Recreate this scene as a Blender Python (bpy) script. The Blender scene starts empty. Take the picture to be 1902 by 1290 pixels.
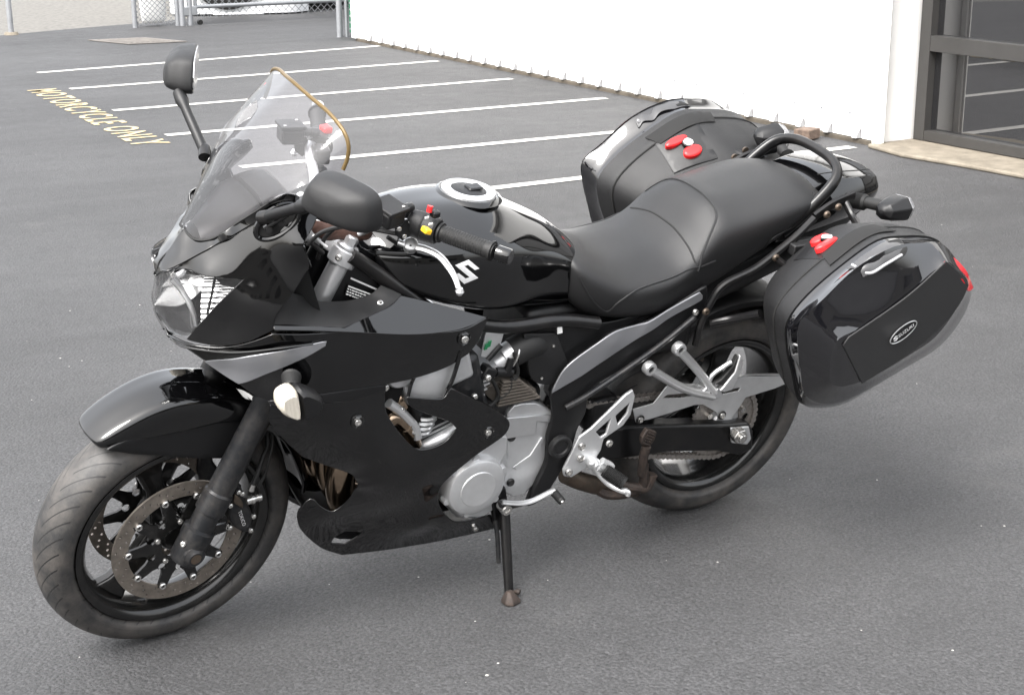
import bpy, math, random
import numpy as np
from mathutils import Vector, Matrix
from mathutils.geometry import delaunay_2d_cdt
R = math.radians
sc = bpy.context.scene
COL = sc.collection
random.seed(5)

# ---------------------------------------------------------------- camera
cd = bpy.data.cameras.new('camera'); cam = bpy.data.objects.new('camera', cd); COL.objects.link(cam)
sc.camera = cam
CAM_X = Vector((0.86016014, -0.50999388, -0.00554709)); CAM_Y = Vector((0.15160443, 0.24528257, 0.95752418)); CAM_F = Vector((0.48697087, 0.8244651, -0.28829963))
mw = Matrix((CAM_X, CAM_Y, -CAM_F)).transposed().to_4x4(); mw.translation = (-1.6880315, -3.19606145, 1.64550247)
cam.matrix_world = mw
cd.sensor_width = 36; cd.lens = 2865.8144/1902*36; cd.clip_start = .05; cd.clip_end = 900

# ---------------------------------------------------------------- light: bright overcast
SUN_EL, SUN_AZ = R(52), R(248)          # azimuth from +Y, clockwise: high over the lot to the left
world = bpy.data.worlds.new('World'); sc.world = world; world.use_nodes = True
wn, wl = world.node_tree.nodes, world.node_tree.links
wn.clear()
wo = wn.new('ShaderNodeOutputWorld'); bg = wn.new('ShaderNodeBackground'); sky = wn.new('ShaderNodeTexSky')
sky.sky_type = 'NISHITA'; sky.sun_disc = False; sky.sun_elevation = SUN_EL; sky.sun_rotation = SUN_AZ
sky.air_density = 1.0; sky.dust_density = 9.0; sky.ozone_density = 1.0
hs = wn.new('ShaderNodeHueSaturation'); hs.inputs['Saturation'].default_value = .35
ga = wn.new('ShaderNodeGamma'); ga.inputs['Gamma'].default_value = .5           # cloud cover evens the sky out
wl.new(sky.outputs[0], ga.inputs['Color']); wl.new(ga.outputs[0], hs.inputs['Color']); wl.new(hs.outputs[0], bg.inputs['Color']); wl.new(bg.outputs[0], wo.inputs[0])
bg.inputs['Strength'].default_value = .15
sd = bpy.data.lights.new('sun', 'SUN'); sd.energy = .6; sd.angle = R(28); sd.color = (1, .975, .95)
sun = bpy.data.objects.new('sun', sd); COL.objects.link(sun)
dirv = Vector((math.sin(SUN_AZ)*math.cos(SUN_EL), math.cos(SUN_AZ)*math.cos(SUN_EL), math.sin(SUN_EL)))
sun.rotation_euler = (-dirv).to_track_quat('-Z', 'Y').to_euler()
sun.location = dirv*30
sc.cycles.transparent_max_bounces = 32; sc.cycles.max_bounces = 14; sc.cycles.glossy_bounces = 8
vs = sc.view_settings; vs.view_transform = 'Standard'; vs.look = 'None'; vs.exposure = 3.3; vs.gamma = 1; vs.use_curve_mapping = False

# ---------------------------------------------------------------- materials
def nd(t, typ, **kw):
    n = t.nodes.new(typ)
    for k, v in kw.items():
        if k in n.inputs: n.inputs[k].default_value = v
        else: setattr(n, k, v)
    return n
def mat(name, col, rough=.5, metal=0., coat=0., coat_ior=1.5, bump=0., bscale=200., vary=0., vscale=6., dust=0., dcol=(.16,.14,.12), rvary=0., aniso=0, spec=.5, trans=0., ior=1.45, alpha=1.):
    m = bpy.data.materials.new(name); m.use_nodes = True; t = m.node_tree; L = t.links
    b = t.nodes['Principled BSDF']
    b.inputs['Base Color'].default_value = (*col, 1); b.inputs['Roughness'].default_value = rough; b.inputs['Metallic'].default_value = metal
    b.inputs['Coat Weight'].default_value = coat; b.inputs['Coat Roughness'].default_value = .045; b.inputs['Coat IOR'].default_value = coat_ior; b.inputs['Specular IOR Level'].default_value = spec
    b.inputs['Transmission Weight'].default_value = trans; b.inputs['IOR'].default_value = ior; b.inputs['Alpha'].default_value = alpha
    tc = nd(t, 'ShaderNodeTexCoord')
    c = None
    if vary or dust:
        n = nd(t, 'ShaderNodeTexNoise', Scale=vscale, Detail=6., Roughness=.65); L.new(tc.outputs['Object'], n.inputs['Vector'])
        if vary:
            mr = nd(t, 'ShaderNodeMapRange'); mr.inputs['From Min'].default_value = .3; mr.inputs['From Max'].default_value = .7
            mr.inputs['To Min'].default_value = 1-vary; mr.inputs['To Max'].default_value = 1+vary
            L.new(n.outputs['Fac'], mr.inputs['Value'])
            mx = nd(t, 'ShaderNodeMix', data_type='RGBA', blend_type='MULTIPLY'); mx.inputs['Factor'].default_value = 1
            mx.inputs[6].default_value = (*col, 1); L.new(mr.outputs[0], mx.inputs[7]); c = mx.outputs[2]
        if dust:
            n2 = nd(t, 'ShaderNodeTexNoise', Scale=vscale*5, Detail=8., Roughness=.75); L.new(tc.outputs['Object'], n2.inputs['Vector'])
            ad = nd(t, 'ShaderNodeMath', operation='MULTIPLY'); L.new(n.outputs['Fac'], ad.inputs[0]); L.new(n2.outputs['Fac'], ad.inputs[1])
            mr2 = nd(t, 'ShaderNodeMapRange'); mr2.inputs['From Min'].default_value = .2; mr2.inputs['From Max'].default_value = .42; mr2.inputs['To Max'].default_value = dust
            L.new(ad.outputs[0], mr2.inputs['Value'])
            mx = nd(t, 'ShaderNodeMix', data_type='RGBA'); L.new(mr2.outputs[0], mx.inputs['Factor'])
            if c is None: mx.inputs[6].default_value = (*col, 1)
            else: L.new(c, mx.inputs[6])
            mx.inputs[7].default_value = (*dcol, 1); c = mx.outputs[2]
    if c is not None: L.new(c, b.inputs['Base Color'])
    if rvary:
        n = nd(t, 'ShaderNodeTexNoise', Scale=22., Detail=5.); L.new(tc.outputs['Object'], n.inputs['Vector'])
        mr = nd(t, 'ShaderNodeMapRange'); mr.inputs['From Min'].default_value = .35; mr.inputs['From Max'].default_value = .7
        mr.inputs['To Min'].default_value = rough; mr.inputs['To Max'].default_value = rough+rvary
        L.new(n.outputs['Fac'], mr.inputs['Value']); L.new(mr.outputs[0], b.inputs['Roughness'])
    if bump:
        n = nd(t, 'ShaderNodeTexNoise', Scale=bscale, Detail=3.); L.new(tc.outputs['Object'], n.inputs['Vector'])
        bp = nd(t, 'ShaderNodeBump', Strength=bump, Distance=.002); L.new(n.outputs['Fac'], bp.inputs['Height']); L.new(bp.outputs[0], b.inputs['Normal'])
    return m
M = {}
M['gloss'] = mat('gloss_black_paint', (.0013,.0013,.0015), .055, coat=1., coat_ior=1.53, spec=.22)
M['satin'] = mat('satin_black_plastic', (.0045,.0045,.005), .4, bump=.15, bscale=900, rvary=.1)
M['grey_plastic'] = mat('textured_grey_black_plastic', (.0095,.0095,.01), .46, bump=.35, bscale=1100, vary=.12, rvary=.08)
M['frame'] = mat('black_frame_paint', (.004,.004,.0045), .28, dust=.06)
M['dark_metal'] = mat('dark_grey_metal', (.016,.017,.019), .36, metal=.35, vary=.2, dust=.2, vscale=14)
M['rubber'] = mat('black_rubber', (.009,.009,.009), .6, bump=.2, bscale=500)
M['alu'] = mat('silver_cast_alloy', (.6,.605,.61), .40, metal=.7, vary=.08, vscale=20, bump=.15, bscale=900)
M['alu_bright'] = mat('bright_polished_alloy', (.68,.685,.69), .3, metal=.85, vary=.06, vscale=25)
M['silver_paint'] = mat('silver_grey_paint', (.25,.254,.268), .3, metal=.6, coat=.4)
M['chrome'] = mat('chrome', (.72,.72,.73), .09, metal=1.)
M['bolt'] = mat('zinc_bolt', (.62,.61,.59), .25, metal=.95)
M['disc'] = mat('worn_brake_steel', (.26,.23,.20), .42, metal=.8, vary=.3, vscale=30)
M['rust'] = mat('rusty_steel', (.04,.033,.03), .6, metal=.45, vary=.4, vscale=40, dust=.4, dcol=(.1,.06,.04))
M['chain'] = mat('grimy_chain_steel', (.34,.32,.30), .42, metal=.75, vary=.45, vscale=90, dust=.4, dcol=(.12,.075,.05))
M['pipe'] = mat('heat_browned_steel', (.34,.26,.19), .2, metal=1., vary=.35, vscale=14)
M['pipe_grey'] = mat('stained_exhaust_steel', (.1,.082,.066), .45, metal=.7, vary=.45, vscale=18, dust=.5, dcol=(.14,.09,.06))
M['red'] = mat('red_plastic', (.62,.02,.022), .35)
M['red_lens'] = mat('red_reflector', (.55,.012,.02), .15, coat=.5)
M['yellow'] = mat('yellow_plastic', (.85,.5,.02), .4)
M['white_plastic'] = mat('white_plastic', (.75,.75,.74), .3)
M['decal'] = mat('chrome_decal', (.8,.8,.8), .3, metal=.3)
M['regulator'] = mat('brown_grey_finned_alloy', (.12,.105,.09), .6, metal=.3, vary=.25, vscale=40)
M['brown_rubber'] = mat('brown_leathery_cover', (.06,.03,.022), .7, bump=.5, bscale=120, vary=.4, vscale=60)
M['gold'] = mat('gold_edge_trim', (.12,.08,.03), .38, metal=.3)
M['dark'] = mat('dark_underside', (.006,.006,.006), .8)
M['rim'] = mat('black_wheel_paint', (.005,.005,.005), .2, coat=.3, dust=.2, vscale=12, dcol=(.07,.065,.06))
M['green'] = mat('green_plastic', (.01,.16,.06), .4)
M['vinyl'] = mat('black_seat_vinyl', (.0105,.0105,.011), .42, bump=.3, bscale=1600, vary=.1)
M['galv'] = mat('galvanised_steel', (.3,.31,.325), .42, metal=.5, vary=.12, vscale=9)

def glass_mat(name, col, rough=.0, tint=.3, refl=1.):
    # thin sheet: tinted see-through with a clear surface reflection
    m = bpy.data.materials.new(name); m.use_nodes = True; t = m.node_tree; t.nodes.clear()
    o = nd(t, 'ShaderNodeOutputMaterial'); tr = nd(t, 'ShaderNodeBsdfTransparent'); gl = nd(t, 'ShaderNodeBsdfGlossy'); mx = nd(t, 'ShaderNodeMixShader')
    tr.inputs[0].default_value = (*col, 1); gl.inputs['Roughness'].default_value = rough
    fr = nd(t, 'ShaderNodeFresnel', IOR=1.5); mul = nd(t, 'ShaderNodeMath', operation='MULTIPLY_ADD'); mul.inputs[1].default_value = refl; mul.inputs[2].default_value = 0.0
    t.links.new(fr.outputs[0], mul.inputs[0]); t.links.new(mul.outputs[0], mx.inputs[0])
    df = nd(t, 'ShaderNodeBsdfDiffuse'); df.inputs[0].default_value = (.5,.5,.52,1); m2 = nd(t, 'ShaderNodeMixShader'); m2.inputs[0].default_value = tint
    t.links.new(tr.outputs[0], m2.inputs[1]); t.links.new(df.outputs[0], m2.inputs[2])
    t.links.new(m2.outputs[0], mx.inputs[1]); t.links.new(gl.outputs[0], mx.inputs[2]); t.links.new(mx.outputs[0], o.inputs[0])
    return m
M['screen'] = glass_mat('clear_smoke_acrylic', (.90,.89,.91), .02, .05, 1.0)
M['lens'] = glass_mat('clear_lens', (.985,.985,.985), .0, .012, .8)
M['clear'] = glass_mat('clear_ribbed_lens', (.88,.86,.82), .12, .35, 1.)

# ---------------------------------------------------------------- mesh helpers
def link(name, me, parent=None):
    o = bpy.data.objects.new(name, me); COL.objects.link(o)
    if parent is not None: o.parent = parent
    return o
class NV(list): N = None      # vertex list that carries exact surface normals
def obj(name, VF, m, parent=None, ang=35, bevel=0., seg=2, label=None):
    V, F = VF
    me = bpy.data.meshes.new(name); me.from_pydata([tuple(map(float, v)) for v in V], [], [tuple(f) for f in F]); me.validate(); me.update()
    me.polygons.foreach_set('use_smooth', [True]*len(me.polygons)); me.set_sharp_from_angle(angle=R(ang))
    N_ = getattr(V, 'N', None)
    if N_ is not None and len(N_) == len(me.vertices): me.normals_split_custom_set_from_vertices([tuple(map(float, q)) for q in N_])
    if m is not None: me.materials.append(M[m] if isinstance(m, str) else m)
    o = link(name, me, parent)
    if bevel:
        b = o.modifiers.new('bevel', 'BEVEL'); b.width = bevel; b.segments = seg; b.limit_method = 'ANGLE'; b.angle_limit = R(38); b.harden_normals = False
    if label: o['label'] = label
    return o
def empty(name, loc=(0,0,0), parent=None):
    o = link(name, None, parent); o.location = loc; o.empty_display_size = .1; return o
def tag(o, label=None, cat=None, group=None, kind=None):
    if label: o['label'] = label
    if cat: o['category'] = cat
    if group: o['group'] = group
    if kind: o['kind'] = kind
    return o
def join(*vfs):
    V, F = [], []
    for v, f in vfs:
        n = len(V); V += [tuple(p) for p in v]; F += [tuple(i+n for i in q) for q in f]
    return V, F
def mir(vf):
    V = NV((p[0], -p[1], p[2]) for p in vf[0]); N_ = getattr(vf[0], 'N', None)
    if N_ is not None: V.N = [(q[0], -q[1], q[2]) for q in N_]
    return V, [tuple(reversed(f)) for f in vf[1]]
def xf(vf, mtx):
    return [tuple(mtx @ Vector(p)) for p in vf[0]], vf[1]
def frame(d):
    d = Vector(d).normalized(); a = Vector((0,0,1)) if abs(d.z) < .9 else Vector((1,0,0))
    u = a.cross(d).normalized(); return u, d.cross(u), d
def cyl(p0, p1, r0, r1=None, n=20, caps=True, rings=()):
    # rings: extra (t, r) along the axis
    p0, p1 = Vector(p0), Vector(p1); r1 = r0 if r1 is None else r1
    u, v, d = frame(p1-p0); V, F = [], []
    st = [(0, r0)]+list(rings)+[(1, r1)]
    for t_, r in st:
        c = p0.lerp(p1, t_)
        for k in range(n):
            a = 2*math.pi*k/n; V.append(c+u*r*math.cos(a)+v*r*math.sin(a))
    for s in range(len(st)-1):
        for k in range(n):
            k2 = (k+1) % n; F.append((s*n+k, s*n+k2, (s+1)*n+k2, (s+1)*n+k))
    if caps:
        F.append(tuple(reversed(range(n)))); F.append(tuple(range((len(st)-1)*n, len(st)*n)))
    return V, F
def crom(P, n=6, closed=False):
    # Catmull-Rom through points
    P = [np.array(p[:3], float) for p in P]; N = len(P); out = []
    rng = range(N if closed else N-1)
    for i in rng:
        if closed: a, b, c, d = P[i-1], P[i], P[(i+1) % N], P[(i+2) % N]
        else:
            b, c = P[i], P[i+1]; a = P[i-1] if i else 2*b-c; d = P[i+2] if i+2 < N else 2*c-b
        for k in range(n):
            t = k/n; out.append(.5*((2*b)+(c-a)*t+(2*a-5*b+4*c-d)*t*t+(3*b-a-3*c+d)*t**3))
    if not closed: out.append(P[-1])
    return out
def tube(P, r, n=10, smooth=6, closed=False, caps=True, flat=1.):
    if smooth: P = crom(P, smooth, closed)
    P = [Vector(p[:3]) for p in P]; N = len(P); V, F = [], []
    rr = r if callable(r) else (lambda t: r)
    t0 = (P[1]-P[0]).normalized(); u = frame(t0)[0]
    for i, q in enumerate(P):
        if closed: tg = (P[(i+1) % N]-P[i-1]).normalized()
        else: tg = (P[min(i+1, N-1)]-P[max(i-1, 0)]).normalized()
        u = (u-tg*u.dot(tg)).normalized(); v = tg.cross(u); ra = rr(i/max(1, N-1))
        for k in range(n):
            a = 2*math.pi*k/n; V.append(q+u*ra*math.cos(a)+v*ra*flat*math.sin(a))
    for i in range(N if closed else N-1):
        j = (i+1) % N
        for k in range(n):
            k2 = (k+1) % n; F.append((i*n+k, i*n+k2, j*n+k2, j*n+k))
    if caps and not closed: F.append(tuple(reversed(range(n)))); F.append(tuple(range((N-1)*n, N*n)))
    return V, F
def lathe(prof, o, axis, n=48, closed=False, a0=0, a1=2*math.pi):
    # prof: (r, h) along axis from o
    u, v, d = frame(axis); o = Vector(o); V, F = [], []; full = abs(a1-a0-2*math.pi) < 1e-6; m = n if full else n+1; P = len(prof)
    for k in range(m):
        a = a0+(a1-a0)*k/n
        for r, h in prof: V.append(o+d*h+(u*math.cos(a)+v*math.sin(a))*r)
    for k in range(n):
        k2 = (k+1) % m
        for i in range(P if closed else P-1):
            j = (i+1) % P; F.append((k*P+i, k2*P+i, k2*P+j, k*P+j))
    return V, F
def box(c, s, rot=None):
    x, y, z = (q/2 for q in s); V = [Vector((i*x, j*y, k*z)) for i in (-1,1) for j in (-1,1) for k in (-1,1)]
    if rot is not None: V = [rot @ v for v in V]
    c = Vector(c); V = [v+c for v in V]
    return V, [(0,1,3,2),(4,6,7,5),(0,4,5,1),(2,3,7,6),(0,2,6,4),(1,5,7,3)]
def inpoly(P, poly):
    P = np.asarray(P); q = np.asarray(poly); c = np.zeros(len(P), bool); n = len(q)
    for i in range(n):
        a, b = q[i], q[i-1]
        cond = ((a[1] > P[:,1]) != (b[1] > P[:,1]))
        with np.errstate(divide='ignore', invalid='ignore'):
            xi = (b[0]-a[0])*(P[:,1]-a[1])/(b[1]-a[1])+a[0]
        c ^= cond & (P[:,0] < xi)
    return c
def area2(q): q = np.asarray(q); return .5*np.sum(q[:,0]*np.roll(q[:,1],-1)-np.roll(q[:,0],-1)*q[:,1])
def tri2d(loops, extra=()):
    # loops[0] outer, the rest holes; returns points and triangles
    pts = []; edges = []; tags = []
    for l in loops:
        n0 = len(pts); pts += [tuple(p[:2]) for p in l]; edges += [(n0+i, n0+(i+1) % len(l)) for i in range(len(l))]
    nb = len(pts); pts += [tuple(p[:2]) for p in extra]
    r = delaunay_2d_cdt([Vector(p) for p in pts], edges, [], 0, 1e-7, True)
    V = np.array([tuple(v) for v in r[0]]); F = np.array([tuple(f) for f in r[2]]); orig = r[3]
    cen = V[F].mean(1); ok = inpoly(cen, loops[0])
    for h in loops[1:]: ok &= ~inpoly(cen, h)
    F = F[ok]
    return V, F, orig
def smooth_loop(P, step=.008, sharp_all=False):
    # closed outline with sharp flags -> dense loop
    N = len(P); P3 = [np.array(p[:3], float) for p in P]; sh = [len(p) > 3 for p in P]; out = []
    for i in range(N):
        b, c = P3[i], P3[(i+1) % N]; a = P3[i-1]; d = P3[(i+2) % N]
        if sharp_all or (sh[i] and sh[(i+1) % N]): ma, mb = c-b, c-b
        else:
            ma = (c-b) if sh[i] else (c-a)*.5; mb = (c-b) if sh[(i+1) % N] else (d-b)*.5
            ln = np.linalg.norm(c-b)
            for mm in (ma, mb):
                l = np.linalg.norm(mm)
                if l > 1.3*ln: mm *= 1.3*ln/l
        n = max(1, int(np.linalg.norm(c-b)/step))
        for k in range(n):
            t = k/n; h = 2*t**3-3*t*t+1
            out.append(h*b+(t**3-2*t*t+t)*ma+(3*t*t-2*t**3)*c+(t**3-t*t)*mb)
    return out
PL = {'xz': ((1,0,0),(0,0,1),(0,1,0)), 'xy': ((1,0,0),(0,1,0),(0,0,-1)), 'yz': ((0,-1,0),(0,0,1),(1,0,0)),
      'nose': ((.7071,-.7071,0),(0,0,1),(.7071,.7071,0)), 'top': ((1,0,0),(0,.7071,.7071),(0,.7071,-.7071))}
def panel(outline, inner=(), step=.01, thick=.004, holes=(), roll=.003, plane='xz', tps_only=None, sharp_all=False, lam=2e-5):
    """curved sheet: smooth thin-plate surface through the traced outline and inner points, with thickness and a rolled edge"""
    U, Vv, Wv = (np.array(a, float) for a in PL[plane])
    prj = lambda p: np.array([np.dot(p[:3], U), np.dot(p[:3], Vv), np.dot(p[:3], Wv)])
    oc = [np.array([*prj(p)]+list(p[3:])) for p in outline]; ic = [prj(p) for p in inner]; hc = [[np.array([*prj(p)]+list(p[3:])) for p in h] for h in holes]
    C = np.array([p[:3] for p in oc]+ic) if tps_only is None else np.array([prj(p) for p in tps_only])
    uv, w = C[:,:2], C[:,2]; n = len(C)
    def K(A, B):
        d2 = ((A[:,None,:]-B[None,:,:])**2).sum(-1)+1e-12; return .5*d2*np.log(d2)
    A = np.zeros((n+3, n+3)); A[:n,:n] = K(uv, uv)+np.eye(n)*lam; A[:n,n] = 1; A[:n,n+1:] = uv; A[n,:n] = 1; A[n+1:,:n] = uv.T
    sol = np.linalg.solve(A, np.concatenate([w, [0,0,0]]))
    def f(q): q = np.asarray(q, float); return K(q, uv) @ sol[:n]+sol[n]+q @ sol[n+1:]
    loops = [np.array([p[:2] for p in smooth_loop(oc, step*.7, sharp_all)])]+[np.array([p[:2] for p in smooth_loop(h, step*.6, sharp_all)]) for h in hc]
    if area2(loops[0]) < 0: loops[0] = loops[0][::-1]
    for i in range(1, len(loops)):
        if area2(loops[i]) > 0: loops[i] = loops[i][::-1]
    lo, hi = loops[0].min(0), loops[0].max(0); gx = np.arange(lo[0], hi[0], step); gy = np.arange(lo[1], hi[1], step*.87)
    G = np.array([(x+(step/2 if j % 2 else 0), y) for j, y in enumerate(gy) for x in gx])
    G = G[inpoly(G, loops[0])] if len(G) else G
    B = np.concatenate(loops)
    if len(G):
        for h in loops[1:]: G = G[~inpoly(G, h)]
        if len(G): G = G[np.sqrt(((G[:,None,:]-B[None])**2).sum(-1)).min(1) > step*.55]
    V2, F, orig = tri2d(loops, G)
    F = np.array([t if area2(V2[t]) > 0 else t[::-1] for t in F])
    e = 1e-4; W0 = f(V2); gu = (f(V2+[e,0])-W0)/e; gv = (f(V2+[0,e])-W0)/e
    nrm = np.stack([gu, gv, -np.ones_like(gu)], -1); nrm /= np.linalg.norm(nrm, axis=1)[:,None]     # outward
    P = np.concatenate([V2, W0[:,None]], 1); Nn = len(P)
    # boundary edges
    from collections import Counter
    ec = Counter(); dirs = {}
    for t in F:
        for a, b in ((t[0],t[1]),(t[1],t[2]),(t[2],t[0])): ec[(min(a,b),max(a,b))] += 1; dirs[(min(a,b),max(a,b))] = (a,b)
    bd = [dirs[k] for k, c in ec.items() if c == 1]; bv = sorted({i for q in bd for i in q})
    out2 = {i: np.zeros(2) for i in bv}
    for a, b in bd:
        d = V2[b]-V2[a]; o2 = np.array([d[1], -d[0]])
        for i in (a, b): out2[i] += o2
    ring = {}; back = {}
    pts = [P]; k = Nn; R1 = []; R2 = []
    for i in bv:
        o2 = out2[i]/(np.linalg.norm(out2[i])+1e-12); o3 = np.array([o2[0], o2[1], gu[i]*o2[0]+gv[i]*o2[1]])
        R1.append(P[i]+o3*roll*.75-nrm[i]*roll*.45); R2.append(P[i]+o3*roll-nrm[i]*roll*1.2)
    nb = len(bv); idx1 = {i: Nn+j for j, i in enumerate(bv)}; idx2 = {i: Nn+nb+j for j, i in enumerate(bv)}; off = Nn+2*nb
    BK = P-nrm*(thick+roll)
    allp = np.concatenate([P, np.array(R1), np.array(R2), BK]); Fs = [tuple(t) for t in F]
    for a, b in bd:
        Fs += [(b, a, idx1[a], idx1[b]), (idx1[b], idx1[a], idx2[a], idx2[b]), (idx2[b], idx2[a], off+a, off+b)]
    Fs += [(off+t[2], off+t[1], off+t[0]) for t in F]
    X = allp[:,:1]*U+allp[:,1:2]*Vv+allp[:,2:3]*Wv
    # orient: outward = -W
    t = F[0]; nn = np.cross(X[t[1]]-X[t[0]], X[t[2]]-X[t[0]])
    if np.dot(nn, Wv) > 0: Fs = [tuple(reversed(q)) for q in Fs]
    XV = NV(tuple(x) for x in X); n3 = nrm[:,:1]*U+nrm[:,1:2]*Vv+nrm[:,2:3]*Wv; XV.N = [tuple(q) for q in n3]+[(0,0,0)]*(len(X)-Nn)
    return XV, Fs
def plate(outline, d, o=None, holes=(), thick=.005, step=0, nrm=None):
    """flat plate: 3-D outline (coplanar), thickness along d (vector); holes are outlines too"""
    d = np.array(d, float); P = [np.array(p[:3], float) for p in (smooth_loop(outline, step) if step else outline)]
    H = [[np.array(p[:3], float) for p in (smooth_loop(h, step) if step else h)] for h in holes]
    dn = d/np.linalg.norm(d); u = np.array(frame(dn)[0]); v = np.cross(dn, u)
    L2 = [np.array([(p@u, p@v) for p in P])]+[np.array([(p@u, p@v) for p in h]) for h in H]
    w = np.mean([p@dn for p in P])
    if area2(L2[0]) < 0: L2[0] = L2[0][::-1]
    for i in range(1, len(L2)):
        if area2(L2[i]) > 0: L2[i] = L2[i][::-1]
    nV = sum(map(len, L2)); B = np.concatenate(L2)
    if len(L2) == 1 and True:
        pass
    V2, F, orig = tri2d(L2)
    if len(V2) != nV: V2 = np.array(V2)
    F = [tuple(t) if area2(V2[list(t)]) > 0 else tuple(t[::-1]) for t in F]
    base = V2[:,:1]*u+V2[:,1:2]*v+w*dn; top = base+d; n = len(V2)
    from collections import Counter
    ec = Counter(); dr = {}
    for t in F:
        for a, b in ((t[0],t[1]),(t[1],t[2]),(t[2],t[0])): k = (min(a,b),max(a,b)); ec[k] += 1; dr[k] = (a,b)
    Fs = [tuple(i+n for i in t) for t in F]+[tuple(reversed(t)) for t in F]
    for k, c in ec.items():
        if c == 1: a, b = dr[k]; Fs.append((a, b, b+n, a+n))
    return [tuple(x) for x in np.concatenate([base, top])], Fs
def loft(S, nu=4, nv=4, closed=True, caps=True, smooth_u=True, smooth_v=True):
    """skin through sections (lists of points, equal counts); closed: each section is a ring"""
    S = [[np.array(p[:3], float) for p in s] for s in S]
    if smooth_v: S = [crom(s, nv, closed) for s in S]
    n = len(S[0])
    if smooth_u:
        cols = [crom([s[j] for s in S], nu) for j in range(n)]; S = [[c[i] for c in cols] for i in range(len(cols[0]))]
    m = len(S); V = [tuple(p) for s in S for p in s]; F = []
    for i in range(m-1):
        for j in range(n if closed else n-1):
            k = (j+1) % n; F.append((i*n+j, i*n+k, (i+1)*n+k, (i+1)*n+j))
    if caps and closed: F.append(tuple(reversed(range(n)))); F.append(tuple(range((m-1)*n, m*n)))
    return V, F
def fixn(vf):
    """make normals point outward using bmesh"""
    import bmesh
    me = bpy.data.meshes.new('tmp'); me.from_pydata([tuple(map(float, v)) for v in vf[0]], [], [tuple(f) for f in vf[1]])
    bm = bmesh.new(); bm.from_mesh(me); bmesh.ops.remove_doubles(bm, verts=bm.verts, dist=1e-6); bmesh.ops.recalc_face_normals(bm, faces=bm.faces)
    V = [tuple(v.co) for v in bm.verts]; bm.verts.index_update(); F = [tuple(v.index for v in f.verts) for f in bm.faces]; bm.free(); bpy.data.meshes.remove(me)
    return V, F
def circ(c, r, n=12, u=(1,0,0), v=(0,0,1), a0=0):
    c = np.array(c, float); u = np.array(u, float); v = np.array(v, float)
    return [tuple(c+u*r*math.cos(a0+2*math.pi*k/n)+v*r*math.sin(a0+2*math.pi*k/n)) for k in range(n)]
def dome(c, r, h, d, n=14):
    # button-head bolt: cylinder with rounded top and a socket
    pr = [(0.0,0),(r,0),(r,h*.45),(r*.9,h*.8),(r*.62,h),(r*.42,h),(r*.38,h*.55),(0.0,h*.5)]
    return lathe(pr, c, d, n)

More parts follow.
